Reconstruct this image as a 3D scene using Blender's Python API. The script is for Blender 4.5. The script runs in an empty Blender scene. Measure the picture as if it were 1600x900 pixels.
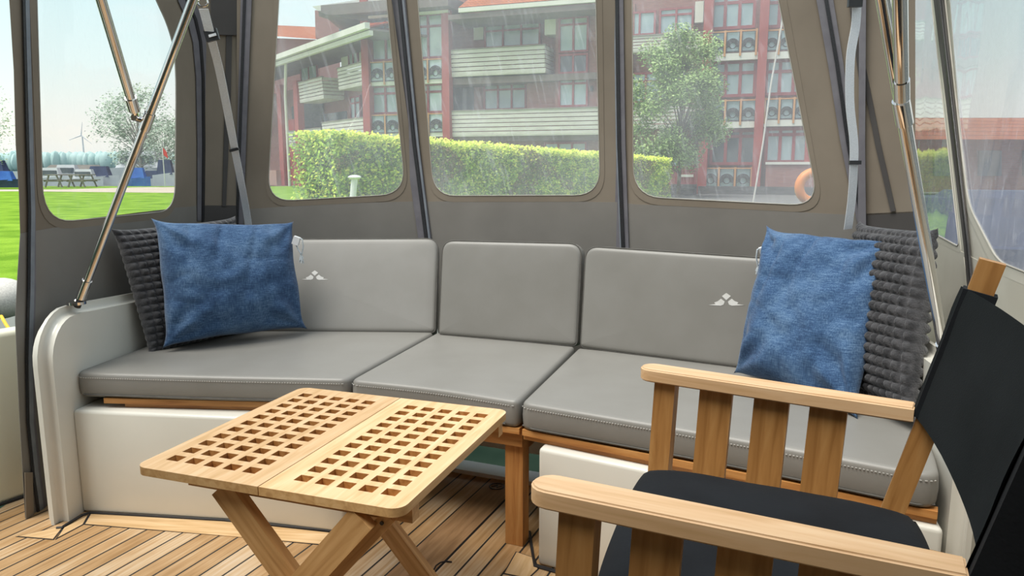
import bpy, bmesh, math, random
from mathutils import Vector, Matrix, noise
from mathutils.geometry import tessellate_polygon
random.seed(7)
S = bpy.context.scene
COL = S.collection
V = Vector
# ------------------------------------------------------------------ camera, world, sun, exposure
F, HOR, HC = 1155.0, 262.0, 1.15
PITCH = math.atan((450-HOR)/F)
cd = bpy.data.cameras.new('camera'); cam = bpy.data.objects.new('camera', cd); COL.objects.link(cam)
cam.location = (0, 0, HC); cam.rotation_euler = (math.pi/2-PITCH, 0, 0)
cd.sensor_width = 36; cd.lens = 36*F/1600; cd.clip_start = .05; cd.clip_end = 3000
S.camera = cam
S.view_settings.view_transform = 'Standard'; S.view_settings.look = 'None'
S.view_settings.exposure = 0.08; S.view_settings.gamma = 1; S.view_settings.use_curve_mapping = False
w = bpy.data.worlds.new('sky'); S.world = w; w.use_nodes = True
nt = w.node_tree; nt.nodes.clear()
out = nt.nodes.new('ShaderNodeOutputWorld'); bg = nt.nodes.new('ShaderNodeBackground')
tc = nt.nodes.new('ShaderNodeTexCoord'); sp = nt.nodes.new('ShaderNodeSeparateXYZ')
rp = nt.nodes.new('ShaderNodeValToRGB')
e = rp.color_ramp.elements
e[0].position = 0.0; e[0].color = (.93, .97, .93, 1)
e[1].position = 1.0; e[1].color = (.62, .78, .92, 1)
for p_, c_ in ((.04, (1.0, 1.0, .90, 1)), (.12, (.84, 1.0, .98, 1)), (.25, (.66, .95, 1.0, 1)), (.5, (.86, .94, 1.0, 1))):
    q_ = e.new(p_); q_.color = c_
ns = nt.nodes.new('ShaderNodeTexNoise'); ns.inputs['Scale'].default_value = 2.2; ns.inputs['Detail'].default_value = 5
mpw = nt.nodes.new('ShaderNodeMapping'); mpw.inputs['Scale'].default_value = (1, 1, 3)
cr = nt.nodes.new('ShaderNodeValToRGB'); cr.color_ramp.elements[0].position = .5; cr.color_ramp.elements[1].position = .72
mx = nt.nodes.new('ShaderNodeMix'); mx.data_type = 'RGBA'
mx.inputs[7].default_value = (.97, .98, .97, 1)
L = nt.links.new
L(tc.outputs['Generated'], sp.inputs[0]); L(sp.outputs['Z'], rp.inputs[0])
L(tc.outputs['Generated'], mpw.inputs[0]); L(mpw.outputs[0], ns.inputs[0]); L(ns.outputs[0], cr.inputs[0])
L(cr.outputs[0], mx.inputs[0]); L(rp.outputs[0], mx.inputs[6]); L(mx.outputs[2], bg.inputs[0]); L(bg.outputs[0], out.inputs[0])
bg.inputs[1].default_value = 1.0
sl = bpy.data.lights.new('sun', 'SUN'); sl.energy = 3.8; sl.angle = math.radians(35); sl.color = (1, .96, .88)
sun = bpy.data.objects.new('sun', sl); COL.objects.link(sun)
sun.rotation_euler = (math.radians(20), math.radians(-14), math.radians(-25))

# ------------------------------------------------------------------ measuring helpers: a photo pixel to a point in the place
FWD = V((0, math.cos(PITCH), -math.sin(PITCH))); UP = V((0, math.sin(PITCH), math.cos(PITCH))); C0 = V((0, 0, HC))
def ray(px, py): return FWD + V((1, 0, 0))*((px-800)/F) - UP*((py-450)/F)
def Zp(px, py, z=0.0):
    d = ray(px, py); return C0 + d*((z-HC)/d.z)
def Yp(px, py, y):
    d = ray(px, py); return C0 + d*(y/d.y)
def Pp(px, py, o, n):
    d = ray(px, py); return C0 + d*((V(o)-C0).dot(n)/d.dot(n))

# ------------------------------------------------------------------ materials
MATS = {}
def newmat(name):
    m = bpy.data.materials.new(name); m.use_nodes = True; MATS[name] = m
    t = m.node_tree; return m, t, t.nodes['Principled BSDF']
def node(t, typ, **k):
    n = t.nodes.new('ShaderNode'+typ)
    for a, b in k.items():
        if isinstance(a, str) and a in n.inputs.keys(): n.inputs[a].default_value = b
        else: setattr(n, a, b)
    return n
def coords(t, scale=(1, 1, 1), rot=(0, 0, 0)):
    c = node(t, 'TexCoord'); r = node(t, 'Mapping'); r.inputs['Rotation'].default_value = rot
    m = node(t, 'Mapping'); m.inputs['Scale'].default_value = scale
    t.links.new(c.outputs['Object'], r.inputs[0]); t.links.new(r.outputs[0], m.inputs[0]); return m.outputs[0]
def ramp(t, src, stops):
    r = node(t, 'ValToRGB'); el = r.color_ramp.elements
    el[0].position, el[0].color = stops[0][0], (*stops[0][1], 1)
    el[1].position, el[1].color = stops[-1][0], (*stops[-1][1], 1)
    for p, c in stops[1:-1]: q = el.new(p); q.color = (*c, 1)
    t.links.new(src, r.inputs[0]); return r.outputs[0]
def bump(t, b, src, strength, dist):
    n = node(t, 'Bump'); n.inputs['Strength'].default_value = strength; n.inputs['Distance'].default_value = dist
    t.links.new(src, n.inputs['Height']); t.links.new(n.outputs[0], b.inputs['Normal'])
def noisy(name, c1, c2, scale=5, vec=(1, 1, 1), rough=.6, metal=0, bs=0, bd=.001, bscale=None, detail=4, spec=.5, lo=.35, hi=.65, rot=(0, 0, 0), sheen=0):
    m, t, b = newmat(name)
    co = coords(t, vec, rot)
    n = node(t, 'TexNoise'); n.inputs['Scale'].default_value = scale; n.inputs['Detail'].default_value = detail
    t.links.new(co, n.inputs[0])
    t.links.new(ramp(t, n.outputs[0], [(lo, c1), (hi, c2)]), b.inputs['Base Color'])
    b.inputs['Roughness'].default_value = rough; b.inputs['Metallic'].default_value = metal
    b.inputs['Specular IOR Level'].default_value = spec; b.inputs['Sheen Weight'].default_value = sheen
    if bs:
        n2 = node(t, 'TexNoise'); n2.inputs['Scale'].default_value = bscale or scale; n2.inputs['Detail'].default_value = 3
        t.links.new(co, n2.inputs[0]); bump(t, b, n2.outputs[0], bs, bd)
    return m
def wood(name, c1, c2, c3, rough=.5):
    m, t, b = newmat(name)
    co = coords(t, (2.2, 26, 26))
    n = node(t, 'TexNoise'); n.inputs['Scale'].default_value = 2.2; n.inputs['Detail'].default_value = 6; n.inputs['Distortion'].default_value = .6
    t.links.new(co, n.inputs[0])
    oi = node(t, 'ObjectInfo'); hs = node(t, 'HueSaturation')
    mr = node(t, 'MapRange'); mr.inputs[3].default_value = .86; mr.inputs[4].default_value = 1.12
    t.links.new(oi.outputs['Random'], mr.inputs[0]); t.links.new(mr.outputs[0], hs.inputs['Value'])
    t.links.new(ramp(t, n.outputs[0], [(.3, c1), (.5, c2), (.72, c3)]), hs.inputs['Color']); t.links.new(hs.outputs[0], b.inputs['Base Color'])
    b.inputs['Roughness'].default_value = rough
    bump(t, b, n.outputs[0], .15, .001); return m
wood('teak_table', (.58, .36, .165), (.70, .455, .24), (.77, .54, .32))
wood('teak_chair', (.30, .135, .035), (.41, .20, .06), (.50, .27, .095))
wood('teak_edge_shaded', (.42, .235, .09), (.54, .33, .14), (.62, .41, .20))  # table top sides: same wood, darkened to paint in side shade
wood('teak_leg', (.34, .175, .06), (.46, .26, .10), (.56, .34, .15))
wood('teak_arm', (.57, .345, .165), (.67, .43, .235), (.73, .505, .30))
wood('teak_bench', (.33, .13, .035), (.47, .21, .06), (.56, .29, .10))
wood('teak_margin', (.46, .28, .12), (.58, .38, .19), (.66, .47, .27), .6)
wood('teak_hatch', (.22, .12, .055), (.33, .19, .09), (.42, .25, .13), .45)
noisy('leather', (.225, .215, .195), (.245, .235, .216), 6, rough=.42, bs=.25, bd=.0006, bscale=420)
noisy('stitch', (.5, .49, .46), (.58, .57, .54), 30, rough=.8)
noisy('piping', (.10, .095, .085), (.13, .125, .115), 30, rough=.85, spec=.2)
noisy('emblem', (.62, .61, .58), (.70, .69, .66), 30, rough=.6)
noisy('gelcoat', (.66, .64, .57), (.70, .68, .61), 3, rough=.22, spec=.5)
noisy('gelcoat_cream', (.86, .84, .66), (.90, .88, .72), 3, rough=.28)
noisy('brown_canvas', (.185, .152, .116), (.24, .20, .155), 3, (1, 1, .7), rough=.9, bs=.5, bd=.004, bscale=9)
noisy('grey_canvas', (.185, .172, .155), (.225, .210, .190), 3, rough=.85, bs=.4, bd=.004, bscale=7)
noisy('lit_canvas', (.46, .44, .37), (.54, .52, .45), 3, rough=.8, bs=.4, bd=.003, bscale=7)  # right wall: same cloth, lightened to paint in the light it faces
noisy('dark_canvas', (.055, .05, .048), (.075, .068, .064), 4, rough=.85)
noisy('zip_tape', (.135, .128, .145), (.165, .158, .175), 20, rough=.7)
noisy('zip_grey', (.17, .19, .22), (.22, .24, .27), 20, rough=.6)
noisy('zip_teeth', (.012, .012, .014), (.03, .03, .034), 300, rough=.4)
noisy('vinyl_edge', (.36, .34, .29), (.44, .41, .36), 20, rough=.5)
noisy('webbing', (.74, .76, .79), (.84, .86, .89), 300, rough=.7)
noisy('black_plastic', (.012, .012, .014), (.02, .02, .022), 20, rough=.35)
noisy('chrome', (.72, .70, .68), (.78, .76, .74), 4, rough=.09, metal=1)
noisy('black_fabric', (.005, .006, .008), (.009, .011, .014), 6, rough=.9, bs=.4, bd=.001, bscale=160, spec=.25)
noisy('black_back', (.019, .024, .026), (.027, .032, .035), 4, rough=.92, bs=.4, bd=.001, bscale=300, spec=.25)
noisy('knit', (.018, .018, .021), (.062, .061, .066), 40, rough=.95, bs=.8, bd=.003, bscale=220, sheen=.3)
noisy('cord', (.42, .47, .50), (.60, .65, .68), 300, rough=.8)
noisy('white_plastic', (.72, .73, .74), (.8, .81, .82), 4, rough=.4)
noisy('caulk', (.012, .012, .014), (.02, .02, .022), 20, rough=.5)
noisy('grass', (.13, .27, .014), (.27, .45, .04), 1.3, rough=.95, bs=.6, bd=.05, bscale=25, spec=.1, detail=10)
noisy('path_sand', (.50, .42, .33), (.60, .52, .42), 1, rough=.95)
noisy('paving', (.13, .13, .125), (.2, .2, .19), 6, rough=.9)
noisy('water', (.06, .10, .11), (.10, .15, .16), .5, rough=.12, bs=.3, bd=.05, bscale=2)
noisy('red_paint', (.30, .045, .04), (.38, .065, .055), 1, rough=.5)
noisy('red_frame', (.26, .045, .055), (.32, .06, .07), 1, rough=.5)
noisy('orange_post', (.50, .24, .09), (.6, .30, .13), 2, rough=.6)
noisy('iron', (.03, .03, .035), (.05, .05, .055), 5, rough=.6)
noisy('white_render', (.62, .62, .57), (.70, .70, .65), 1, rough=.8)
noisy('soffit', (.13, .10, .09), (.18, .14, .13), 1, rough=.8)
noisy('bark', (.10, .08, .06), (.2, .17, .13), 8, rough=.9)
noisy('white_paint', (.75, .76, .77), (.82, .83, .84), 2, rough=.4)
noisy('red_gloss', (.55, .03, .02), (.62, .05, .03), 2, rough=.4)
noisy('orange_gloss', (.75, .22, .02), (.85, .30, .04), 2, rough=.45)
noisy('blue_tarp', (.02, .10, .48), (.05, .17, .62), 2, rough=.5)
noisy('navy_cover', (.02, .035, .09), (.04, .06, .14), 2, rough=.6)
noisy('grey_wood', (.22, .20, .17), (.32, .29, .26), 3, rough=.8)
noisy('black_rubber', (.02, .02, .02), (.035, .035, .035), 4, rough=.7)
noisy('yellow_rope', (.75, .45, .02), (.85, .55, .05), 60, rough=.7)
noisy('rope', (.55, .52, .48), (.7, .67, .62), 100, rough=.8)
noisy('hull_dark', (.03, .05, .04), (.06, .08, .06), 3, rough=.3)
noisy('boat_white', (.6, .62, .64), (.7, .72, .74), 1, rough=.35)
noisy('curtain', (.40, .44, .44), (.5, .54, .54), 3, rough=.8)
def denim():
    m, t, b = newmat('denim')
    a = node(t, 'TexNoise'); a.inputs['Scale'].default_value = 7; a.inputs['Detail'].default_value = 3
    x = node(t, 'TexNoise'); x.inputs['Scale'].default_value = 60; x.inputs['Detail'].default_value = 5
    y = node(t, 'TexNoise'); y.inputs['Scale'].default_value = 60; y.inputs['Detail'].default_value = 5
    t.links.new(coords(t), a.inputs[0]); t.links.new(coords(t, (6, 6, .6)), x.inputs[0]); t.links.new(coords(t, (.7, .7, 7)), y.inputs[0])
    m1 = node(t, 'Math', operation='ADD'); m2 = node(t, 'Math', operation='ADD'); m3 = node(t, 'Math', operation='MULTIPLY'); m3.inputs[1].default_value = .3333
    t.links.new(x.outputs[0], m1.inputs[0]); t.links.new(y.outputs[0], m1.inputs[1]); t.links.new(m1.outputs[0], m2.inputs[0]); t.links.new(a.outputs[0], m2.inputs[1]); t.links.new(m2.outputs[0], m3.inputs[0])
    t.links.new(ramp(t, m3.outputs[0], [(.40, (.022, .052, .120)), (.5, (.048, .102, .205)), (.62, (.12, .205, .33))]), b.inputs['Base Color'])
    b.inputs['Roughness'].default_value = .92; b.inputs['Specular IOR Level'].default_value = .2; b.inputs['Sheen Weight'].default_value = .15
    bump(t, b, m1.outputs[0], .35, .001)
denim()
def vinyl(name, haze, gloss, streak):
    m, t, b = newmat(name); t.nodes.remove(b)
    o = t.nodes['Material Output']
    tr = node(t, 'BsdfTransparent'); tr.inputs[0].default_value = (.96, .96, .96, 1)
    gl = node(t, 'BsdfGlossy'); gl.inputs['Roughness'].default_value = .03
    df = node(t, 'BsdfDiffuse'); df.inputs[0].default_value = (.80, .80, .86, 1)
    tl = node(t, 'BsdfTranslucent'); tl.inputs[0].default_value = (.80, .80, .86, 1)
    hz = node(t, 'AddShader'); t.links.new(df.outputs[0], hz.inputs[0]); t.links.new(tl.outputs[0], hz.inputs[1])
    n = node(t, 'TexNoise'); n.inputs['Scale'].default_value = 14; n.inputs['Detail'].default_value = 8; n.inputs['Distortion'].default_value = .5
    t.links.new(coords(t, (5, 5, .30), (0, .3, .1)), n.inputs[0])
    n3 = node(t, 'TexNoise'); n3.inputs['Scale'].default_value = 2.5; n3.inputs['Detail'].default_value = 3; t.links.new(coords(t), n3.inputs[0])
    r = node(t, 'MapRange'); r.inputs[1].default_value = .55; r.inputs[2].default_value = .85; r.inputs[3].default_value = 0; r.inputs[4].default_value = streak
    t.links.new(n.outputs[0], r.inputs[0])
    r2 = node(t, 'MapRange'); r2.inputs[1].default_value = .3; r2.inputs[2].default_value = .7; r2.inputs[3].default_value = haze*.6; r2.inputs[4].default_value = haze*1.4
    t.links.new(n3.outputs[0], r2.inputs[0])
    ad = node(t, 'Math', operation='ADD'); t.links.new(r.outputs[0], ad.inputs[0]); t.links.new(r2.outputs[0], ad.inputs[1])
    m1 = node(t, 'MixShader'); t.links.new(ad.outputs[0], m1.inputs[0]); t.links.new(tr.outputs[0], m1.inputs[1]); t.links.new(hz.outputs[0], m1.inputs[2])
    fr = node(t, 'LayerWeight'); fr.inputs[0].default_value = .5
    pw = node(t, 'Math', operation='POWER'); pw.inputs[1].default_value = 4; t.links.new(fr.outputs['Facing'], pw.inputs[0])
    mu = node(t, 'Math', operation='MULTIPLY_ADD'); mu.inputs[1].default_value = gloss; mu.inputs[2].default_value = .02; t.links.new(pw.outputs[0], mu.inputs[0])
    bp = node(t, 'Bump'); bp.inputs['Strength'].default_value = .25; bp.inputs['Distance'].default_value = .02
    n2 = node(t, 'TexNoise'); n2.inputs['Scale'].default_value = 4; t.links.new(coords(t, (1, 1, .4)), n2.inputs[0])
    t.links.new(n2.outputs[0], bp.inputs['Height']); t.links.new(bp.outputs[0], gl.inputs['Normal'])
    m2 = node(t, 'MixShader'); t.links.new(mu.outputs[0], m2.inputs[0]); t.links.new(m1.outputs[0], m2.inputs[1]); t.links.new(gl.outputs[0], m2.inputs[2])
    t.links.new(m2.outputs[0], o.inputs[0])
vinyl('vinyl', .10, .35, .10)
vinyl('vinyl_clear', .02, .3, .04)
vinyl('vinyl_side', .12, .75, .12)
def deck():
    m, t, b = newmat('deck')
    co = coords(t, (1, 1, 1), (0, 0, math.radians(-67)))      # local x runs along the planks
    sx = node(t, 'SeparateXYZ'); t.links.new(co, sx.inputs[0])
    def M(op, a, bv):
        n = node(t, 'Math', operation=op)
        if hasattr(a, 'links'): t.links.new(a, n.inputs[0])
        else: n.inputs[0].default_value = a
        if hasattr(bv, 'links'): t.links.new(bv, n.inputs[1])
        else: n.inputs[1].default_value = bv
        return n.outputs[0]
    q = M('DIVIDE', M('ADD', sx.outputs['Y'], 20.013), .061)
    fr = M('FRACT', q, 0); idx = M('FLOOR', q, 0)
    seam = M('LESS_THAN', fr, .105)
    wn = node(t, 'TexWhiteNoise', noise_dimensions='1D'); t.links.new(idx, wn.inputs['W'])
    gr = node(t, 'TexNoise'); gr.inputs['Scale'].default_value = 3; gr.inputs['Detail'].default_value = 7
    t.links.new(coords(t, (1.3, 30, 1), (0, 0, math.radians(-67))), gr.inputs[0])
    big = node(t, 'TexNoise'); big.inputs['Scale'].default_value = 2.0; big.inputs['Detail'].default_value = 4; t.links.new(coords(t), big.inputs[0])
    mixv = M('ADD', M('MULTIPLY', gr.outputs[0], .36), M('ADD', M('MULTIPLY', wn.outputs[0], .10), M('MULTIPLY', big.outputs[0], .57)))
    col = ramp(t, mixv, [(.36, (.29, .155, .055)), (.50, (.45, .275, .13)), (.58, (.55, .39, .235)), (.68, (.63, .51, .375))])
    mx = node(t, 'Mix', data_type='RGBA'); mx.inputs[7].default_value = (.02, .018, .016, 1)
    t.links.new(seam, mx.inputs[0]); t.links.new(col, mx.inputs[6]); t.links.new(mx.outputs[2], b.inputs['Base Color'])
    b.inputs['Roughness'].default_value = .5
    bump(t, b, gr.outputs[0], .2, .001)
deck()
def brick(name, c1, c2, mort, sc=4.0, w=.5, h=.16):
    m, t, b = newmat(name)
    c = node(t, 'TexCoord'); s = node(t, 'SeparateXYZ'); k = node(t, 'CombineXYZ')
    t.links.new(c.outputs['Object'], s.inputs[0]); ad = node(t, 'Math', operation='ADD')
    t.links.new(s.outputs[0], ad.inputs[0]); t.links.new(s.outputs[1], ad.inputs[1])
    t.links.new(ad.outputs[0], k.inputs[0]); t.links.new(s.outputs[2], k.inputs[1])
    bt = node(t, 'TexBrick'); bt.inputs['Color1'].default_value = (*c1, 1); bt.inputs['Color2'].default_value = (*c2, 1); bt.inputs['Mortar'].default_value = (*mort, 1)
    bt.inputs['Scale'].default_value = sc; bt.inputs['Mortar Size'].default_value = .02; bt.inputs['Brick Width'].default_value = w; bt.inputs['Row Height'].default_value = h
    t.links.new(k.outputs[0], bt.inputs[0]); t.links.new(bt.outputs[0], b.inputs['Base Color']); b.inputs['Roughness'].default_value = .9
    return m
brick('brick_red', (.27, .10, .085), (.34, .14, .12), (.25, .17, .15), 2.2)
brick('brick_light', (.40, .21, .16), (.47, .26, .20), (.36, .26, .22), 2.2)
brick('brick_dark', (.09, .085, .085), (.15, .145, .14), (.05, .05, .05), 3, .6, .2)
brick('roof_tile', (.62, .19, .07), (.74, .27, .11), (.30, .10, .05), 2.0, .35, .35)
noisy('slats', (.54, .52, .49), (.66, .64, .61), 3, (.4, 1, 2), rough=.85, detail=6)
noisy('slats_dark', (.20, .18, .16), (.28, .26, .23), 4, (.5, 1, 3), rough=.85, detail=8)
def glass(name, c1, c2):
    m, t, b = newmat(name)
    n = node(t, 'TexNoise'); n.inputs['Scale'].default_value = .6; t.links.new(coords(t, (1, 1, .5)), n.inputs[0])
    t.links.new(ramp(t, n.outputs[0], [(.4, c1), (.6, c2)]), b.inputs['Base Color'])
    b.inputs['Roughness'].default_value = .12; b.inputs['Specular IOR Level'].default_value = .9
glass('window_glass', (.26, .36, .40), (.50, .62, .66))
glass('window_dark', (.03, .05, .07), (.10, .14, .17))
def leafmat(name, cols, rough=.6):
    m, t, b = newmat(name)
    g = node(t, 'NewGeometry')
    t.links.new(ramp(t, g.outputs['Random Per Island'], [(i/(len(cols)-1), c) for i, c in enumerate(cols)]), b.inputs['Base Color'])
    b.inputs['Roughness'].default_value = rough
    b.inputs['Transmission Weight'].default_value = 0
leafmat('hedge_leaf', [(.13, .26, .02), (.24, .43, .03), (.40, .60, .05), (.60, .74, .08), (.66, .66, .09)])
leafmat('hedge_tip', [(.50, .68, .05), (.75, .84, .09), (.88, .88, .14)])
leafmat('hedge_rust', [(.14, .17, .03), (.30, .22, .07), (.22, .30, .04)])
leafmat('tree_leaf', [(.14, .25, .07), (.24, .38, .11), (.36, .50, .18), (.46, .60, .25)])
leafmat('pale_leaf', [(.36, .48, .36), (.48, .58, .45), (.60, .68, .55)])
leafmat('hazed_trees', [(.36, .52, .50), (.40, .56, .54), (.44, .60, .58)])  # distance haze is mixed into these leaf colours
noisy('pale_bark', (.34, .32, .28), (.44, .42, .37), 8, rough=.9)

# ------------------------------------------------------------------ object helpers
WM = {}
def place(o, parent, M):
    WM[o] = M
    if parent is None: o.matrix_basis = M
    else:
        o.parent = parent; o.matrix_basis = WM[parent].inverted() @ M
def mk(name, bm, mat, parent=None, M=None, smooth=True, ang=35, recenter=True):
    M = M or Matrix()
    if recenter and bm.verts:
        xs = [v.co for v in bm.verts]
        lo = V((min(c[i] for c in xs) for i in range(3))); hi = V((max(c[i] for c in xs) for i in range(3)))
        c = V(((lo.x+hi.x)/2, (lo.y+hi.y)/2, lo.z))
        bmesh.ops.translate(bm, verts=bm.verts, vec=-c); M = M @ Matrix.Translation(c)
    me = bpy.data.meshes.new(name); bm.to_mesh(me); bm.free()
    if smooth:
        me.polygons.foreach_set('use_smooth', [True]*len(me.polygons))
        try: me.set_sharp_from_angle(angle=math.radians(ang))
        except Exception: pass
    for m in (mat if isinstance(mat, (list, tuple)) else [mat]): me.materials.append(MATS[m])
    o = bpy.data.objects.new(name, me); COL.objects.link(o); place(o, parent, M); return o
def thing(name, label, cat, loc=(0, 0, 0), group=None, rz=0):
    o = bpy.data.objects.new(name, None); COL.objects.link(o); o.empty_display_size = .1
    place(o, None, Matrix.Translation(V(loc)) @ Matrix.Rotation(rz, 4, 'Z')); return tag(o, label, cat, group)
def tag(o, label, cat, group=None, kind=None):
    o['label'] = label; o['category'] = cat
    if group: o['group'] = group
    if kind: o['kind'] = kind
    return o
def struct(o): o['kind'] = 'structure'; return o
def box(bm, x0, x1, y0, y1, z0, z1):
    vs = [bm.verts.new((x, y, z)) for z in (z0, z1) for x, y in ((x0, y0), (x1, y0), (x1, y1), (x0, y1))]
    for f in ((3, 2, 1, 0), (4, 5, 6, 7), (0, 1, 5, 4), (1, 2, 6, 5), (2, 3, 7, 6), (3, 0, 4, 7)): bm.faces.new([vs[i] for i in f])
    return vs
def bevel_all(bm, r, seg=2):
    bmesh.ops.bevel(bm, geom=[e for e in bm.edges if len(e.link_faces) == 2 and e.calc_face_angle(0) > .5], offset=r, segments=seg, affect='EDGES', profile=.5)
def frame(p0, p1, up=V((0, 0, 1))):
    x = (p1-p0).normalized(); y = up.cross(x).normalized(); z = x.cross(y)
    M = Matrix((x, y, z)).transposed().to_4x4(); M.translation = p0; return M
def beam(name, p0, p1, w, t, mat, parent, up=V((0, 0, 1)), r=.003, seg=2):
    """box from p0 to p1 (centre line), w across, t along up"""
    p0, p1 = V(p0), V(p1); bm = bmesh.new(); box(bm, 0, (p1-p0).length, -w/2, w/2, -t/2, t/2)
    if r: bevel_all(bm, r, seg)
    return mk(name, bm, mat, parent, frame(p0, p1, V(up)), recenter=False)
def tube(bm, pts, r, n=10, closed=False, cap=True):
    pts = [V(p) for p in pts]; rings = []; m = len(pts); ref = None
    for i, p in enumerate(pts):
        a = pts[(i-1) % m] if (closed or i) else p; b = pts[(i+1) % m] if (closed or i < m-1) else p
        d = (b-a).normalized()
        if ref is None: ref = d.orthogonal().normalized()
        ref = (ref - d*ref.dot(d)).normalized(); s = d.cross(ref)
        rr = r[i] if isinstance(r, (list, tuple)) else r
        rings.append([bm.verts.new(p + (ref*math.cos(2*math.pi*k/n)+s*math.sin(2*math.pi*k/n))*rr) for k in range(n)])
    for i in range(m if closed else m-1):
        A, B = rings[i], rings[(i+1) % m]
        for k in range(n): bm.faces.new((A[k], A[(k+1) % n], B[(k+1) % n], B[k]))
    if cap and not closed: bm.faces.new(rings[0][::-1]); bm.faces.new(rings[-1])
    return bm
def tube_obj(name, pts, r, mat, parent=None, n=12, closed=False): return mk(name, tube(bmesh.new(), pts, r, n, closed), mat, parent)
def rounded(pts, rs, n=6):
    out = []; m = len(pts)
    for i, p in enumerate(pts):
        p = V(p); a = V(pts[i-1]); b = V(pts[(i+1) % m]); r = rs[i] if isinstance(rs, (list, tuple)) else rs
        if r <= 0: out.append(p); continue
        r1 = min(r, (a-p).length*.48); r2 = min(r, (b-p).length*.48)
        s = p+(a-p).normalized()*r1; t = p+(b-p).normalized()*r2
        for k in range(n+1):
            u = k/n; out.append(s*(1-u)**2 + p*2*u*(1-u)*.98 + p*.02*2*u*(1-u) + t*u*u)
    return out
def prism(bm, pts, vec):
    a = [bm.verts.new(p) for p in pts]; b = [bm.verts.new(V(p)+vec) for p in pts]; m = len(pts)
    f1 = bm.faces.new(a); f2 = bm.faces.new(b[::-1])
    for i in range(m): bm.faces.new((a[i], b[i], b[(i+1) % m], a[(i+1) % m]))
    bmesh.ops.recalc_face_normals(bm, faces=bm.faces[:]); return f1, f2
def sheet(pts, hole, nrm, th):
    """flat cloth polygon, optional hole, given a thickness along -nrm"""
    bm = bmesh.new(); nrm = V(nrm).normalized()
    loops = [[V(p) for p in pts]] + ([[V(p) for p in hole]] if hole else [])
    tris = tessellate_polygon(loops); flat = [p for l in loops for p in l]
    A = [bm.verts.new(p) for p in flat]; B = [bm.verts.new(p-nrm*th) for p in flat]
    for t in tris:
        try: bm.faces.new([A[i] for i in t]); bm.faces.new([B[i] for i in t][::-1])
        except ValueError: pass
    k = 0
    for l in loops:
        for i in range(len(l)):
            a, b = k+i, k+(i+1) % len(l)
            try: bm.faces.new((A[a], A[b], B[b], B[a]))
            except ValueError: pass
        k += len(l)
    bmesh.ops.recalc_face_normals(bm, faces=bm.faces[:]); return bm
def cushion(name, face, nvec, th, rs, mat, parent, puff=.008, bev=.014):
    """upholstered slab: face outline (front), th thick away from nvec"""
    nvec = V(nvec).normalized(); bm = bmesh.new(); m0 = [max(r, .016) for r in rs] if isinstance(rs, (list, tuple)) else rs
    P = rounded(face, m0, 7); m = len(P); c = sum(P, V())/m
    if sum(((P[i]-c).cross(P[(i+1) % m]-c) for i in range(m)), V()).dot(nvec) < 0: P = P[::-1]
    inw = []
    for i in range(m):
        d = (P[(i+1) % m]-P[i-1]).normalized(); inw.append(nvec.cross(d))
    def rg(off, h, k=0.0): return [bm.verts.new((lambda q: c+(q-c)*(1-k))(P[i]+inw[i]*off)+nvec*h) for i in range(m)]
    rings = []
    for t_ in range(5):
        a_ = t_/4*math.pi/2; rings.append(rg(bev*(1-math.sin(a_)), -th+bev*(1-math.cos(a_))))
    rings.append(rg(-.002, -th*.5))
    for t_ in range(5):
        a_ = t_/4*math.pi/2; rings.append(rg(bev*(1-math.cos(a_)), -bev+bev*math.sin(a_)))
    for k, h in ((.06, .22), (.15, .5), (.28, .75), (.45, .92), (.7, .99)): rings.append(rg(bev, puff*h, k))
    for A_r, B_r in zip(rings, rings[1:]):
        for i in range(m): bm.faces.new((A_r[i], A_r[(i+1) % m], B_r[(i+1) % m], B_r[i]))
    bm.faces.new(rings[0][::-1]); cv = bm.verts.new(c+nvec*puff)
    for i in range(m): bm.faces.new((rings[-1][i], rings[-1][(i+1) % m], cv))
    bmesh.ops.recalc_face_normals(bm, faces=bm.faces[:])
    return mk(name, bm, mat, parent, ang=60)

# ================================================================== SETTING: deck, mouldings
bm = bmesh.new()
fl = [V(p) for p in ((-1.75, .2, 0), (1.6, .2, 0), (1.6, 2.0, 0), (.62, 2.40, 0), (-.02, 2.66, 0), (-.75, 2.965, 0), (-1.75, 3.2, 0))]
prism(bm, fl, V((0, 0, -.05))); struct(mk('floor', bm, 'deck', smooth=False, recenter=False))
def plate(name, px, mat, h=.0016, parent=None):
    bm = bmesh.new(); prism(bm, [Zp(x, y, h) for x, y in px], V((0, 0, -h+.0002))); return struct(mk(name, bm, mat, parent, smooth=False))
def margin(n, px, mat='teak_margin'):
    pts = [Zp(x, y, 0) for x, y in px]; c = sum(pts, V())/len(pts)
    d = (pts[1]-pts[0]) if (pts[1]-pts[0]).length > (pts[2]-pts[1]).length else (pts[2]-pts[1])
    M = frame(c, c+d); Mi = M.inverted()
    bm = bmesh.new(); prism(bm, [Mi @ V((p.x, p.y, .0010)) for p in pts], V((0, 0, -.0008))); base = struct(mk('trim_%d' % n, bm, 'caulk', None, M, smooth=False, recenter=False))
    bm = bmesh.new(); inner = []
    m = len(pts)
    for i, p in enumerate(pts):
        a = (pts[i-1]-p).normalized(); b = (pts[(i+1) % m]-p).normalized(); s = max(.35, a.cross(b).length)
        inner.append(p + (a+b)*(.004/s))
    prism(bm, [Mi @ V((p.x, p.y, .0022)) for p in inner], V((0, 0, -.0016))); mk('board', bm, mat, base, M, smooth=False, recenter=False)
margin(1, [(131, 820), (141, 803), (350, 815), (532, 834), (512, 853), (367, 839)])
margin(2, [(86, 844), (99, 825), (140, 804), (131, 820)])
margin(3, [(24, 839), (90, 824), (99, 825), (84, 844)])
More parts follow.
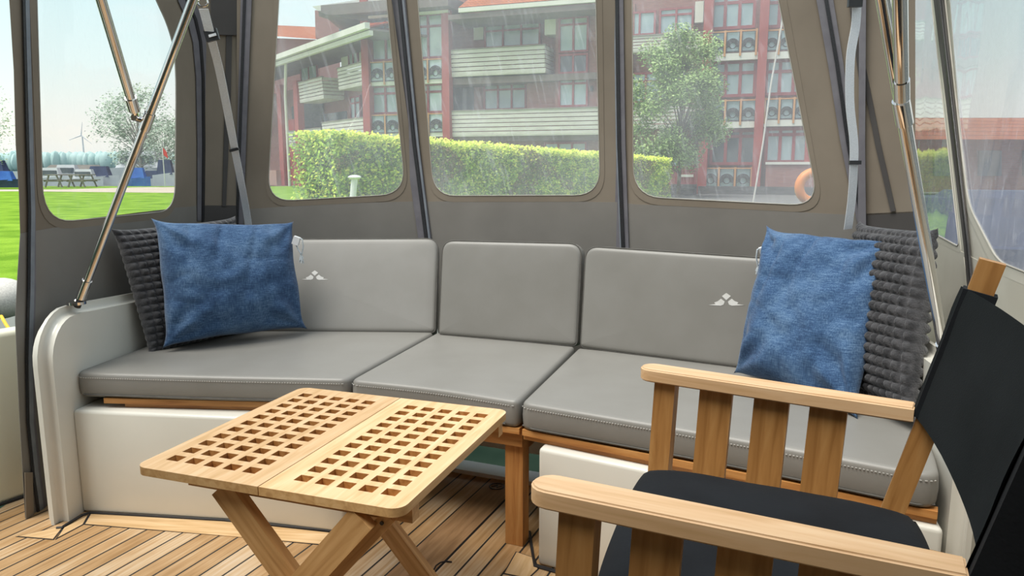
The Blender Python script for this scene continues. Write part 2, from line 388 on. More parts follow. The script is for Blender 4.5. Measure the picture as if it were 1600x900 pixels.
def margin_world(n, pts, mat):
    margin(n, [(lambda v: (800+F*(v-C0).x/(v-C0).dot(FWD), 450-F*(v-C0).dot(UP)/(v-C0).dot(FWD)))(p) for p in pts], mat)
c67, s67 = math.cos(math.radians(67)), math.sin(math.radians(67)); e1, e2 = V((c67, s67, 0)), V((-s67, c67, 0)); q_ = Zp(622, 899)
k0 = round((q_.dot(e2)+20.013)/.061); ya, yb = k0*.061-20.013+.003, (k0-2)*.061-20.013+.003
xs_ = q_.dot(e1)-.15; xe_ = Zp(775, 738).dot(e1)
margin_world(4, [e1*xs_+e2*ya, e1*xe_+e2*ya, e1*xe_+e2*yb, e1*xs_+e2*yb], 'teak_hatch')
margin(5, [(786, 897), (806, 862), (836, 872), (842, 890), (826, 905)])
# ring plate and finger hole in the hatch
bm = bmesh.new()
c = Zp(776, 760, .003); tube(bm, [c+V((.026*math.cos(a), .026*math.sin(a), 0)) for a in [k*math.pi/12 for k in range(24)]], .0022, 6, True)
tube(bm, [c+V((-.018, 0, 0)), c+V((.004, .012, 0)), c+V((0, -.01, 0)), c+V((.018, .004, 0))], .0018, 6)
tag(mk('hatch_ring', bm, 'iron'), 'small round dark lift ring set in the wide deck plank behind the table', 'hatch ring')
bm = bmesh.new()
tube(bm, [Zp(x, y, .003) for x, y in ((678, 890), (681, 884), (688, 879), (697, 877), (706, 878))], .0022, 6)
struct(mk('trim_6', bm, 'caulk'))

bm = bmesh.new(); box(bm, -1.9, 1.9, -1.25, -1.15, -.1, 2.3); struct(mk('wall_front_blocker', bm, 'grey_canvas', smooth=False))  # unseen cabin wall, added to block low light from behind
bm = bmesh.new(); box(bm, -1.9, 1.9, -1.2, .30, 2.20, 2.215); struct(mk('ceiling_blocker', bm, 'brown_canvas', smooth=False))  # unseen partial roof, added to cut sky light from the front
bm = bmesh.new(); box(bm, -1.86, -1.85, -1.15, 1.45, 0, 2.2); struct(mk('wall_left_front_blocker', bm, 'brown_canvas', smooth=False))  # unseen side canvas, added to cut fill light from the left
# left end moulding (white GRP bulkhead at the bench end)
def bulkhead(name, base, dirv, prof, th, mat='gelcoat'):
    """slab standing along dirv; prof = (distance along, height)"""
    d = V((dirv[0], dirv[1], 0)).normalized(); n = V((-d.y, d.x, 0)); b = V((base[0], base[1], 0)); bm = bmesh.new()
    pts = [b+d*s+V((0, 0, z)) for s, z in prof]
    prism(bm, pts, n*th)
    es = [e for e in bm.edges if abs((e.verts[0].co-e.verts[1].co).normalized().dot(n)) < .5]
    bmesh.ops.bevel(bm, geom=es, offset=min(abs(th), .07)*.42, segments=5, affect='EDGES')
    return mk(name, bm, mat, None, ang=50)
def bprof(zc, L1, zend):
    p = [(0, -.04), (0, zc-.17)]
    for k in range(1, 8):
        a = k/8*math.pi/2; p.append((.15*(1-math.cos(a)), zc-.17+.17*math.sin(a)))
    return p+[(.18, zc), (L1, zend), (L1, -.04)]
struct(bulkhead('wall_left_bulkhead', (-1.462, 2.25), (.115, 1.0), bprof(.70, .98, .655), .07))
struct(bulkhead('wall_right_bulkhead', (1.035, 1.50), (.30, 1.0), bprof(.70, .95, .655), .07))
# lockers
def locker(name, pts, z0, z1, label):
    bm = bmesh.new(); f1, f2 = prism(bm, [V((x, y, z1)) for x, y in pts], V((0, 0, z0-z1)))
    bevel_all(bm, .012, 3); o = mk(name, bm, 'gelcoat'); tag(o, label, 'bench locker'); return o
locker('bench_locker', [(-1.454, 2.345), (-.89, 2.275), (-.53, 2.195), (-.40, 2.60), (-.75, 2.80), (-1.375, 2.85)], 0.0005, .36, 'white moulded locker box under the left bench seat, beside the table')
locker('bench_locker', [(.075, 2.01), (.955, 1.525), (1.14, 2.14), (.25, 2.42)], 0.0005, .36, 'white moulded locker box under the right bench seat, behind the folding chair')
bm = bmesh.new(); tube(bm, [Zp(x, y, .004) for x, y in ((88, 825), (97, 824), (103, 820), (128, 805), (141, 801), (350, 813), (541, 832))], .0045, 6)
struct(mk('trim_7', bm, 'caulk'))
bm = bmesh.new(); tube(bm, [V((.055, 2.2, .004)), V((.066, 2.0, .004)), V((.9, 1.54, .004))], .006, 6)
struct(mk('trim_8', bm, 'caulk'))
# transom with the scupper slot seen between the lockers
u = V((.925, -.38, 0)); o_ = V((-.85, 3.0, 0))
def tr(name, z0, z1, off, th, mat, s0=0.0, s1=1.75):
    M = frame(o_, o_+u); bm = bmesh.new(); box(bm, s0, s1, off, off+th, z0, z1); bevel_all(bm, .006); return mk(name, bm, mat, None, M)
struct(tr('wall_back_sill', 0, .016, -.06, .09, 'white_paint'))
struct(tr('wall_back_beam', .085, .38, .03, .08, 'gelcoat'))

# ================================================================== BENCH
SZ, TH = .48, .085
def P2(x, y, z): return V((x, y, z))
seatL = [Zp(113, 582, SZ), Zp(330, 588, SZ), Zp(440, 590, SZ), Zp(543, 592, SZ), Zp(678, 519, SZ), V((-.85, 3.06, SZ)), V((-1.345, 3.06, SZ)), Zp(210, 547, SZ)]
seatM = [Zp(547, 593, SZ), Zp(680, 606, SZ), Zp(810, 627, SZ), Zp(899, 541, SZ), Zp(682, 519, SZ)]
seatR = [Zp(814, 628, SZ), Zp(1140, 682, SZ), Zp(1471, 745, SZ), V((1.03, 1.72, SZ)), V((1.215, 2.32, SZ)), Zp(903, 543, SZ)]
def seat(pts, label, front, rs):
    n = thing('seat_cushion', label, 'seat cushion', (sum((p.x for p in pts))/len(pts), sum((p.y for p in pts))/len(pts), SZ-TH))
    cushion('cushion_body', pts, (0, 0, 1), TH, rs, 'leather', n, .005, .015)
    P_ = rounded(pts, [max(r, .016) for r in rs], 7)[2:8*len(front)-2]
    cc = sum(pts, V())/len(pts); path = []
    for i in range(len(P_)-1):
        a, b = P_[i], P_[i+1]
        for k in range(max(1, int((b-a).length/.004))): path.append(a.lerp(b, k/max(1, int((b-a).length/.004))))
    outv = lambda i: (lambda d: V((d.y, -d.x, 0)))((path[min(i+1, len(path)-1)]-path[max(i-1, 0)]).normalized())
    bm = bmesh.new()
    for i in range(0, len(path)-2, 2):
        o = outv(i)*.0026+V((0, 0, -.0165)); tube(bm, [path[i]+o, path[i+1]+o], .0011, 4)
    mk('stitching', bm, 'stitch', n)
    bm = bmesh.new(); tube(bm, [path[i]+outv(i)*.0015+V((0, 0, -TH+.010)) for i in range(0, len(path), 8)], .0025, 6); mk('piping', bm, 'piping', n)
seat(seatL, 'grey leather seat cushion, left of the three, in front of the left backrest', seatL[:4], [.05, .2, .2, .03, .01, .02, .05, .2])
seat(seatM, 'grey leather seat cushion, wedge-shaped middle one of the three, behind the table', seatM[:3], [.03, .2, .03, .01, .01])
seat(seatR, 'grey leather seat cushion, right of the three, behind the folding chair', seatR[:3], [.03, .3, .05, .1, .05, .01])
def ext(a, b, k): return b+(b-a)*k
def back(bl, br, tl, tr_, label, th=.085, emblem=None):
    n = ((br-tl).cross(tr_-bl)).normalized()
    if n.y > 0: n = -n
    mid_ = (bl+br+tl+tr_)/4; bl, br, tl, tr_ = [p-n*(p-mid_).dot(n) for p in (bl, br, tl, tr_)]
    t = thing('back_cushion', label, 'back cushion', tuple((bl+br)/2-n*.03))
    face = [bl, br, tr_, tl]
    cushion('cushion_body', face, n, th, [.02, .02, .055, .055], 'leather', t, .003, .017)
    rim = rounded(face, [.02, .02, .055, .055])
    c = (bl+br+tl+tr_)/4
    mk('piping', tube(bmesh.new(), [c+(p-c)*.997-n*.009 for p in rim], .0028, 6, True), 'piping', t)
    if emblem:
        cx, cy, s = emblem; o = bl+n*.0022
        def q(x, y): return Pp(cx+x*s, cy+y*s, o, n)
        shapes = [[(0, -8), (5, -4.5), (0, 0), (-5, -4.5)],
                  [(-20, 5.4), (-12, 4.4), (-13.5, 2.6), (-9.5, 1.2), (-6, -1.6), (-1.8, 1.6), (-3, 5), (-6, 6.2)],
                  [(20, 5.6), (12, 4.4), (13.5, 2.6), (9.5, 1.2), (6, -1.6), (1.8, 1.6), (3, 5), (6, 6.2)]]
        bm = bmesh.new()
        for sh in shapes: prism(bm, [q(x, y) for x, y in sh], n*.0016)
        mk('emblem', bm, 'emblem', t, smooth=False)
lb0, lb1 = Zp(474, 518, SZ+.003), Zp(680, 519, SZ+.003)
lt0, lt1 = Zp(464, 372, .852), Zp(685, 372, .852)
back(lb0+(lb0-lb1).normalized()*.47, lb1, lt0+(lt0-lt1).normalized()*.45, lt1, 'grey leather back cushion with emblem, left of the three, behind the blue pillow', emblem=(492, 431, 1.05))
mb0, mb1 = Zp(684, 523, SZ+.003), Zp(901, 541, SZ+.003)
back(mb0, mb1, Yp(690, 375, mb0.y+.075), Yp(909, 380, mb1.y+.075), 'grey leather back cushion without emblem, middle of the three')
rb0, rb1 = Zp(905, 543, SZ+.003), Zp(1150, 575, SZ+.003)
rb1x = rb1+(rb1-rb0).normalized()*.24
rt0 = Yp(914, 384, rb0.y+.06); rt1 = Yp(1186, 402, rb1.y+.03)
back(rb0, rb1x, rt0, rt1+(rt1-rt0).normalized()*.22, 'grey leather back cushion with emblem, right of the three, beside the right pillows', emblem=(1135, 469, 1.4))

# teak bench frame under the cushions
bf = thing('bench_stand', 'orange teak frame with a single square leg under the bench cushions', 'bench frame', (-.1, 2.3, 0))
def fr(a, b, dz0, t, inset, w=.03):
    a, b = V(a), V(b); d = (b-a).normalized(); nn = V((-d.y, d.x, 0))*inset
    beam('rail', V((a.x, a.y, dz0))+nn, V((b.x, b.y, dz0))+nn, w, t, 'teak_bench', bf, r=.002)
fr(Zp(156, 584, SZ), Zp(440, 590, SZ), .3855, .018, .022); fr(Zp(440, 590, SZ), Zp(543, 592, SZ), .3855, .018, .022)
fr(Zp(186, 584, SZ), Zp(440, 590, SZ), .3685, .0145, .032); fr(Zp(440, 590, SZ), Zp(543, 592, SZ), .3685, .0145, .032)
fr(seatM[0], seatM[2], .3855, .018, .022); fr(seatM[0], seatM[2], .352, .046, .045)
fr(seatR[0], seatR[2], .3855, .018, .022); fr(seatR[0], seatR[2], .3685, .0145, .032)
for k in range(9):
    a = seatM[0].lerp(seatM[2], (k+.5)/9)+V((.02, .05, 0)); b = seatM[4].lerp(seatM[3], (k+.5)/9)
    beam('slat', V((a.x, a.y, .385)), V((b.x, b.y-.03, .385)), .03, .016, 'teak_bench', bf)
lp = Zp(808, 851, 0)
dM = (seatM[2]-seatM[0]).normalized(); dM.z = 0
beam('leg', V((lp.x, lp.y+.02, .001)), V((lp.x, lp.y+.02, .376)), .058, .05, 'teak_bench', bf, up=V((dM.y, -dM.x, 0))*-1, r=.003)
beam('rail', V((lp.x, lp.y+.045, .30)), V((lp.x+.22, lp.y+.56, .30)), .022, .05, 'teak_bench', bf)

# ================================================================== PILLOWS
def pillow(c4, th, pin=.05, n=44, bumps=0, wr=.006, seed=0, sag=0.0, back_flat=.6):
    TL, TR, BR, BL = [V(p) for p in c4]
    nrm = ((TR-TL).cross(BL-TL)).normalized()
    if nrm.dot(C0-TL) < 0: nrm = -nrm
    bm = bmesh.new(); W = ((TR-TL).length+(BR-BL).length)/2
    def pt(u, v, side):
        a, b = 2*u-1, 2*v-1
        ew = 0 if bumps else .35*noise.noise(V((u*4+seed, v*4, 2)))
        uu = u + -(u-.5)*2*pin*((1-abs(b)**9)*.75+(1-b*b)*.25+ew*(1-b**8))*abs(a)**3
        vv = v + -(v-.5)*2*pin*((1-abs(a)**9)*.75+(1-a*a)*.25+ew*(1-a**8))*abs(b)**3
        p = TL.lerp(TR, uu).lerp(BL.lerp(BR, uu), vv)
        prof = max(0, (1-abs(a)**2.6)*(1-abs(b)**2.6))**.55
        h = th/2*prof*(1 if side > 0 else back_flat)
        if bumps:
            h += .016*(abs(math.sin(math.pi*bumps*u)*math.sin(math.pi*bumps*v))**.8)*(.35+.65*min(1, prof*1.5))
        else:
            q = p*9+V((seed, 0, 0))
            f1_ = 1-abs(noise.noise(V((u*4.2+v*1.1+seed, v*.9, seed)))*2.2); f2_ = 1-abs(noise.noise(V((u*1.2+seed, v*3.6+5, 4.5)))*2.2)
            fold = (noise.noise(V((p.x*5+seed, p.y*5, p.z*2.0)))*1.6 - max(0, f1_)**4*1.5*math.exp(-v*1.6) - max(0, f2_)**5*.7*abs(a))*wr*prof**.7
            fine = noise.noise(q*2.2)*wr*.8*prof
            cor = 0
            for (ca, cb) in ((-1, -1), (1, -1), (1, 1), (-1, 1)):
                dx, dy = a-ca, b-cb; rr = math.hypot(dx, dy); an = math.atan2(dy, dx)
                cor += math.sin(an*9+seed+ca)*math.exp(-((rr-.45)/.3)**2)*wr*.9
            h += fold+fine+cor*prof**.5
            h -= sag*math.exp(-(a*a*9))*max(0, -b)*prof
        return p + nrm*h*side
    G = {}
    for side in (1, -1):
        for i in range(n+1):
            for j in range(n+1):
                edge = i in (0, n) or j in (0, n)
                if side == -1 and edge: G[(-1, i, j)] = G[(1, i, j)]; continue
                G[(side, i, j)] = bm.verts.new(pt(i/n, j/n, side))
        for i in range(n):
            for j in range(n):
                q = [G[(side, i, j)], G[(side, i+1, j)], G[(side, i+1, j+1)], G[(side, i, j+1)]]
                bm.faces.new(q if side > 0 else q[::-1])
    bmesh.ops.recalc_face_normals(bm, faces=bm.faces[:]); return bm, nrm
def toggle(p, s, parent, flip=1):
    bm = bmesh.new(); box(bm, -.011*s, .011*s, -.009*s, .009*s, -.014*s, .014*s); bevel_all(bm, .004*s, 3)
    mk('toggle', bm, 'white_plastic', parent, Matrix.Translation(p) @ Matrix.Rotation(.35*flip, 4, 'Y'), recenter=False)
    bm = bmesh.new(); f = flip
    tube(bm, [p+V((.008*f, 0, .010))*s, p+V((.022*f, -.004, .004))*s, p+V((.024*f, -.004, -.02))*s, p+V((.016*f, 0, -.05))*s, p+V((.013*f, 0, -.062))*s], .0026*s, 8)
    tube(bm, [p+V((-.002*f, 0, -.012))*s, p+V((.006*f, -.003, -.03))*s, p+V((.014*f, -.003, -.045))*s], .0026*s, 8)
    for k in range(10):
        a = k*1.4; tube(bm, [p+V((.014*f, 0, -.045))*s, p+V((.014*f+.007*math.cos(a), .006*math.sin(a), -.062-.002*k))*s], .002*s, 5)
    mk('drawstring', bm, 'cord', parent)
# left blue
t = thing('throw_pillow', 'blue denim throw pillow on the left seat, in front of the dark grey knobbly pillow', 'pillow', tuple(Zp(366, 535, SZ)))
c4 = [Yp(236, 341, 2.72), Yp(459, 346, 3.00), Yp(481, 521, 2.93)+V((0, 0, .018)), Yp(254, 553, 2.62)+V((0, 0, .02))]
bm, nr = pillow(c4, .21, .036, wr=.012, seed=3, sag=.05, n=64); pb = mk('pillow_cover', bm, 'denim', t, ang=180)
toggle(Yp(463, 376, 2.93), 1.15, t)
# right blue
t = thing('throw_pillow', 'blue denim throw pillow on the right seat, in front of the charcoal bubble-knit pillow', 'pillow', tuple(Zp(1240, 620, SZ)))
c4 = [Yp(1197, 352, 2.46), Yp(1408, 374, 2.10), Yp(1340, 662, 1.90)+V((0, 0, .01)), Yp(1146, 588, 2.28)+V((0, 0, .01))]
bm, nr = pillow(c4, .20, .036, wr=.016, seed=11, sag=.03, n=64); mk('pillow_cover', bm, 'denim', t, ang=180)
toggle(Yp(1193, 392, 2.38), 1.0, t, -1)
# knobbly pillows
c4 = [Yp(172, 357, 2.66), Yp(368, 337, 3.16), Yp(400, 520, 3.02), Yp(232, 558, 2.64)]
bm, nr = pillow(c4, .15, .03, n=144, bumps=18); o = mk('throw_pillow', bm, 'knit', None, ang=180)
tag(o, 'dark grey knobbly knit pillow leaning in the left corner behind the blue pillow', 'pillow')
c4 = [Yp(1343, 345, 2.38), Yp(1466, 356, 1.98), Yp(1428, 668, 1.80)+V((0, 0, .01)), Yp(1300, 610, 2.22)]
bm, nr = pillow(c4, .16, .03, n=144, bumps=18); o = mk('throw_pillow', bm, 'knit', None, ang=180)
tag(o, 'charcoal bubble-knit pillow in the right corner behind the blue pillow', 'pillow')

# ================================================================== FOLDING TABLE
TZ = .50; tc_ = V((-.422, 1.738, TZ)); th_ = -.332; hw, hh = .329, .315
U = V((math.cos(th_), math.sin(th_), 0)); Vv = V((-U.y, U.x, 0))
table = thing('folding_table', 'light teak folding table with two grated top panels and crossed legs', 'table', (tc_.x, tc_.y, 0))
MT = Matrix((Vv, -U, V((0, 0, 1)))).transposed().to_4x4(); MT.translation = tc_     # local x along the boat, y towards port
def grate(y0, y1, outer):
    """one grated half: local x from -hh to hh, y from y0 to y1"""
    tk = .019; nx, ny = 11, 5; mx_, my_ = .052, .040
    xs = [-hh]; px_ = (2*hh-2*mx_)/(nx-.42)
    for i in range(nx): xs += [-hh+mx_+i*px_, -hh+mx_+i*px_+px_*.58]
    xs.append(hh)
    ys = [y0]; yo, yi = (my_, .048) if outer < 0 else (.048, my_)
    py_ = (y1-y0-yo-yi)/(ny-.36)
    for j in range(ny): ys += [y0+yo+j*py_, y0+yo+j*py_+py_*.64]
    ys.append(y1)
    bm = bmesh.new(); vt = {}
    def g(i, j, k):
        if (i, j, k) not in vt:
            x, y = xs[i], ys[j]
            vt[(i, j, k)] = bm.verts.new((x, y, 0 if k else -tk))
        return vt[(i, j, k)]
    hole = lambda i, j: i % 2 == 1 and j % 2 == 1
    NX, NY = len(xs)-1, len(ys)-1
    for i in range(NX):
        for j in range(NY):
            if hole(i, j): continue
            if i in (0, NX-1) and j == (0 if outer < 0 else NY-1):
                sx = -1 if i == 0 else 1; sy = -1 if j == 0 else 1; rr = .030
                ccx = (xs[0] if i == 0 else xs[-1])-sx*rr; ccy = (ys[0] if j == 0 else ys[-1])-sy*rr
                arc = [(ccx+sx*rr*math.cos(q*math.pi/12), ccy+sy*rr*math.sin(q*math.pi/12)) for q in range(7)]
                ii, jj = (i+1 if i == 0 else i), (j+1 if j == 0 else j); io, jo = (i if i == 0 else i+1), (j if j == 0 else j+1)
                T_ = [bm.verts.new((x, y, 0)) for x, y in arc]; L_ = [bm.verts.new((x, y, -tk)) for x, y in arc]
                bm.faces.new([g(ii, jj, 1), g(io, jj, 1)]+T_+[g(ii, jo, 1)]); bm.faces.new([g(ii, jj, 0), g(io, jj, 0)]+L_+[g(ii, jo, 0)])
                TT = [g(io, jj, 1)]+T_+[g(ii, jo, 1)]; LL = [g(io, jj, 0)]+L_+[g(ii, jo, 0)]
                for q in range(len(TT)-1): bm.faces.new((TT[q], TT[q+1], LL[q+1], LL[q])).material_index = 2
                continue
            bm.faces.new((g(i, j, 1), g(i+1, j, 1), g(i+1, j+1, 1), g(i, j+1, 1)))
            bm.faces.new((g(i, j+1, 0), g(i+1, j+1, 0), g(i+1, j, 0), g(i, j, 0)))
            for (di, dj, a, b) in ((-1, 0, (i, j+1), (i, j)), (1, 0, (i+1, j), (i+1, j+1)), (0, -1, (i, j), (i+1, j)), (0, 1, (i+1, j+1), (i, j+1))):
                ni, nj = i+di, j+dj
                if ni < 0 or nj < 0 or ni >= NX or nj >= NY or hole(ni, nj):
                    fc = bm.faces.new((g(*a, 0), g(*b, 0), g(*b, 1), g(*a, 1)))
                    fc.material_index = 1 if (0 <= ni < NX and 0 <= nj < NY) else 2  # hole walls take a darker teak, painting in the recess shade
    bmesh.ops.recalc_face_normals(bm, faces=bm.faces[:])
    return mk('top_panel', bm, ['teak_table', 'teak_bench', 'teak_edge_shaded'], table, MT, recenter=False, ang=30)
# local y = -U, so the left half has positive y
grate(.0012, hw, 1); grate(-hw, -.0012, -1)
def tl(x, y, z): return MT @ V((x, y, z))
for x in (-.243, .262):
    beam('cross_bearer', tl(x, -.324, -.037), tl(x, .235, -.037), .030, .036, 'teak_leg', table, r=.004)
upv = V(MT.col[1][:3])
def leg(x, y0, z0, y1, z1, w_, t_=.026, n='leg'): beam(n, tl(x, y0, z0), tl(x, y1, z1), t_, w_, 'teak_leg', table, up=upv, r=.003)
leg(-.272, .125, -.034, -.262, -.486, .058); leg(-.299, -.238, -.034, .150, -.486, .058); leg(-.274, -.285, -.034, .110, -.486, .030, .02, 'leg_brace')
leg(.085, .130, -.030, -.262, -.486, .050); leg(.113, -.225, -.030, .165, -.486, .05)
beam('foot_rail', tl(-.30, -.262, -.487), tl(.09, -.262, -.487), .03, .022, 'teak_leg', table); beam('foot_rail', tl(-.33, .165, -.487), tl(.12, .165, -.487), .03, .022, 'teak_leg', table)
q = tl(-.284, -.270, -.050); bm = bmesh.new(); tube(bm, [q, q-Vv*.003], .0042, 10); mk('bolt', bm, 'black_plastic', table)

# ================================================================== DIRECTOR'S CHAIR
AZ = .72
fa0, fa1 = Zp(1003, 570, AZ), Zp(1430, 633, AZ); na0, na1 = Zp(833, 748, AZ), Zp(1512, 884, AZ)
fd = (fa1-fa0).normalized(); nd = (na1-na0).normalized()
chair = thing('director_chair', 'folding wooden armchair with black cushion and black canvas back, right foreground', 'chair', (.38, 1.15, 0))
def armrest(a, b):
    d = (b-a).normalized(); M = frame(a-V((0, 0, .014)), b-V((0, 0, .014))); L_ = (b-a).length; bm = bmesh.new(); w2 = .029
    pts = []
    for k in range(9):
        an = math.pi/2+k/8*math.pi; pts.append(V((w2+w2*1.0*math.cos(an), w2*math.sin(an), .014)))
    for k in range(1, 9):
        x = w2+(L_-w2)*k/8; pts.append(V((x, -w2+.006*(k/8)**2, .014)))
    for k in range(8, 0, -1):
        x = w2+(L_-w2)*k/8; pts.append(V((x, w2-.006*(k/8)**2, .014)))
    prism(bm, pts, V((0, 0, -.028)))
    bmesh.ops.bevel(bm, geom=[e for e in bm.edges if abs(e.verts[0].co.z-e.verts[1].co.z) < 1e-6 and e.calc_face_angle(0) > .8], offset=.003, segments=3, affect='EDGES')
    mk('armrest', bm, 'teak_arm', chair, M, recenter=False, ang=50)
armrest(fa0, fa1); armrest(na0, na1)
def at_px(a, d, px):
    """distance along an arm whose top shows at column px"""
    lo, hi = 0, .9
    for _ in range(40):
        m = (lo+hi)/2; p = a+d*m-C0
        if 800+F*p.x/p.dot(FWD) < px: lo = m
        else: hi = m
    return a+d*lo
def upright(name, a, d, px, w, t, zb, lean=.045):
    top = at_px(a, d, px)-V((0, 0, .028)); bot = V((top.x, top.y, zb))-d*lean*(top.z-zb)
    n = V((-d.y, d.x, 0)); beam(name, bot, top, w, t, 'teak_chair', chair, up=n, r=.004)
# far side
sideoff = V((0, .0, 0))
upright('front_post', fa0, fd, 1043, .046, .028, .0)
for px in (1121, 1208, 1297): upright('slat', fa0, fd, px, .068, .012, .40)
upright('front_post', na0, nd, 908, .052, .030, .0)
for px in (1030, 1168, 1300, 1425): upright('slat', na0, nd, px, .066, .012, .40)
nf = V((-fd.y, fd.x, 0))
def rear(a1, shift):
    o = V(a1)+V((0, 0, -.03))
    return o
top = Pp(1551, 408, fa1, nf); mid = Pp(1456, 645, fa1, nf); bot = mid+(mid-top)*((mid.z-.0)/(top.z-mid.z))
offs = (na1-fa1)
def uprightR(sh):
    beam('rear_post', bot+sh, top+sh, .040, .030, 'teak_chair', chair, up=nf, r=.007, seg=3)
uprightR(V((0, 0, 0))); uprightR(offs)
ud = (top-mid).normalized()
for a, d, sh in ((fa0, fd, V()), (na0, nd, V())):
    s0 = a+V((0, 0, .42-AZ)); e0 = s0+d*.60
    beam('seat_rail', s0+d*.02, e0, .026, .045, 'teak_chair', chair, r=.004)
    s1 = a+V((0, 0, .022-AZ)); beam('floor_rail', s1, s1+d*.46, .030, .034, 'teak_chair', chair, r=.005)
for kx in (.12, .40):
    beam('cross_leg', fa0+fd*kx+V((0, 0, .40-AZ)), na0+nd*kx+V((0, 0, .05-AZ)), .026, .022, 'teak_chair', chair)
    beam('cross_leg', na0+nd*(kx+.024)+V((0, 0, .40-AZ)), fa0+fd*(kx+.024)+V((0, 0, .05-AZ)), .026, .022, 'teak_chair', chair)
# canvas back with sleeves round the rear posts
sl_top = Pp(1520, 452, fa1, nf)
sb = mid+ud*.0; stp = mid+ud*((sl_top-mid).dot(ud))
def sleeve(sh):
    M = frame(sb+sh-ud*.012, stp+sh, nf); L_ = (stp-sb).length+.012; bm = bmesh.new(); box(bm, 0, L_, -.0265, .0265, -.021, .021); bevel_all(bm, .012, 4)
    mk('sleeve', bm, 'black_fabric', chair, M, recenter=False, ang=60)
sleeve(V()); sleeve(offs)
fwdc = -fd; bm = bmesh.new(); N1, N2 = 14, 12; grid = []
upn = ud.cross(nf).normalized()
if upn.dot(fd) > 0: upn = -upn          # faces the sitter
for i in range(N1+1):
    s = i/N1; row = []
    for j in range(N2+1):
        v = j/N2
        p = (sb-ud*(.012+.03*math.sin(math.pi*s))).lerp(stp-ud*.008*math.sin(math.pi*s), v) + offs*s + upn*(.030*(abs(2*s-1)**3) - .0)
        p += upn*(-.025*math.sin(math.pi*s)) + upn*.004*noise.noise(V((s*3, v*3, 1)))
        row.append(bm.verts.new(p))
    grid.append(row)
for i in range(N1):
    for j in range(N2): bm.faces.new((grid[i][j], grid[i+1][j], grid[i+1][j+1], grid[i][j+1]))
g2 = bmesh.ops.solidify(bm, geom=bm.faces[:], thickness=.004)
mk('canvas_back', bm, 'black_back', chair, ang=60)
# seat pad
inn = nf*-.03; 
p_ff, p_fb = Zp(1003, 707, .552)-nf*.015, fa1+V((0, 0, .552-AZ))+fd*.03-nf*.035
p_nf, p_nb = na0+V((0, 0, .552-AZ))+nd*.06+nf*.035, na1+V((0, 0, .552-AZ))+nd*.03+nf*.035
cen = (p_ff+p_fb+p_nf+p_nb)/4
bm = bmesh.new(); N = 26; G = {}
for side in (1, -1):
    for i in range(N+1):
        for j in range(N+1):
            u_, v_ = i/N, j/N; a, b = 2*u_-1, 2*v_-1; edge = i in (0, N) or j in (0, N)
            if side < 0 and edge: G[(-1, i, j)] = G[(1, i, j)]; continue
            p = p_ff.lerp(p_fb, u_).lerp(p_nf.lerp(p_nb, u_), v_)
            k = .5*(abs(a)**6+abs(b)**6); pull = 1-.05*abs(a*b)**3; p = cen+(p-cen)*pull
            prof = max(0, (1-abs(a)**7)*(1-abs(b)**7))**.45
            p.z += -.034+side*.034*prof + (.006*noise.noise(p*9) if side > 0 else 0)*prof
            G[(side, i, j)] = bm.verts.new(p)
    for i in range(N):
        for j in range(N):
            q = [G[(side, i, j)], G[(side, i+1, j)], G[(side, i+1, j+1)], G[(side, i, j+1)]]; bm.faces.new(q)
bmesh.ops.recalc_face_normals(bm, faces=bm.faces[:]); mk('seat_pad', bm, 'black_fabric', chair, ang=70)

# ================================================================== CANOPY WALLS
def wallplane(a, b, lean=0):
    a = V((a[0], a[1], 0)); b = V((b[0], b[1], 0)); d = (b-a).normalized(); n = V((d.y, -d.x, 0))
    if n.dot(V((0, 0, 0))-a) < 0: n = -n
    n = (n+V((0, 0, -lean))).normalized(); return a, n
A_ = {'L': (V((-1.62, 2.3, 0)), V((1, -.17, -.06)).normalized()),
      'C1': wallplane((-1.40, 3.31), (-1.245, 3.41)), 'A1': wallplane((-1.245, 3.41), (-.435, 3.36)),
      'A2': wallplane((-.435, 3.36), (.46, 2.99)), 'A3': wallplane((.46, 2.99), (1.2, 2.52)),
      'C2': wallplane((1.2, 2.52), (1.31, 2.42)), 'R': wallplane((1.125, 1.6), (1.365, 2.4))}
def on(pl, pts, off=0.0):
    o, n = A_[pl]; return [Pp(x, y, o+n*off, n) for x, y in pts]
def ring(outer, inner, n, th):
    bm = bmesh.new(); m = len(outer)
    vo = [bm.verts.new(p) for p in outer]; vi = [bm.verts.new(p) for p in inner]
    wo = [bm.verts.new(p+n*th) for p in outer]; wi = [bm.verts.new(p+n*th) for p in inner]
    for i in range(m):
        j = (i+1) % m
        for q in ((wo[i], wo[j], wi[j], wi[i]), (vo[j], vo[i], vi[i], vi[j]), (vo[i], vo[j], wo[j], wo[i]), (vi[j], vi[i], wi[i], wi[j])): bm.faces.new(q)
    bmesh.ops.recalc_face_normals(bm, faces=bm.faces[:]); return bm
WN = [0]
def canvas(name, pl, upper, lower, hole=None, rs=.08, vin='vinyl', umat='brown_canvas', lmat='grey_canvas', zips=()):
    o, n = A_[pl]; n = V(n)
    hp = rounded(on(pl, hole), rs, 7) if hole else None
    main = None
    if upper: main = struct(mk(name, sheet(on(pl, upper), hp, n, .0015), umat, None, smooth=False))
    if lower: 
        l = mk(name if not main else 'lower_band', sheet(on(pl, lower, .0015 if main else 0), None, n, .0015), lmat, main, smooth=False)
        if not main: main = struct(l)
    if hp:
        WN[0] += 1; c = sum(hp, V())/len(hp)
        pane = struct(mk('window_%d' % WN[0], sheet([p+(p-c).normalized()*.008 for p in hp], None, n, .0006), vin, None, smooth=False))
        outer = [p+(p-c).normalized()*.030 for p in hp]
        b = mk('window_hem', ring(outer, [p+(p-c).normalized()*.003 for p in hp], n, .0018), umat, pane, smooth=False)
        mk('window_edge', tube(bmesh.new(), [p+n*.0018 for p in hp], .0019, 5, True), 'vinyl_edge', pane)
    return main
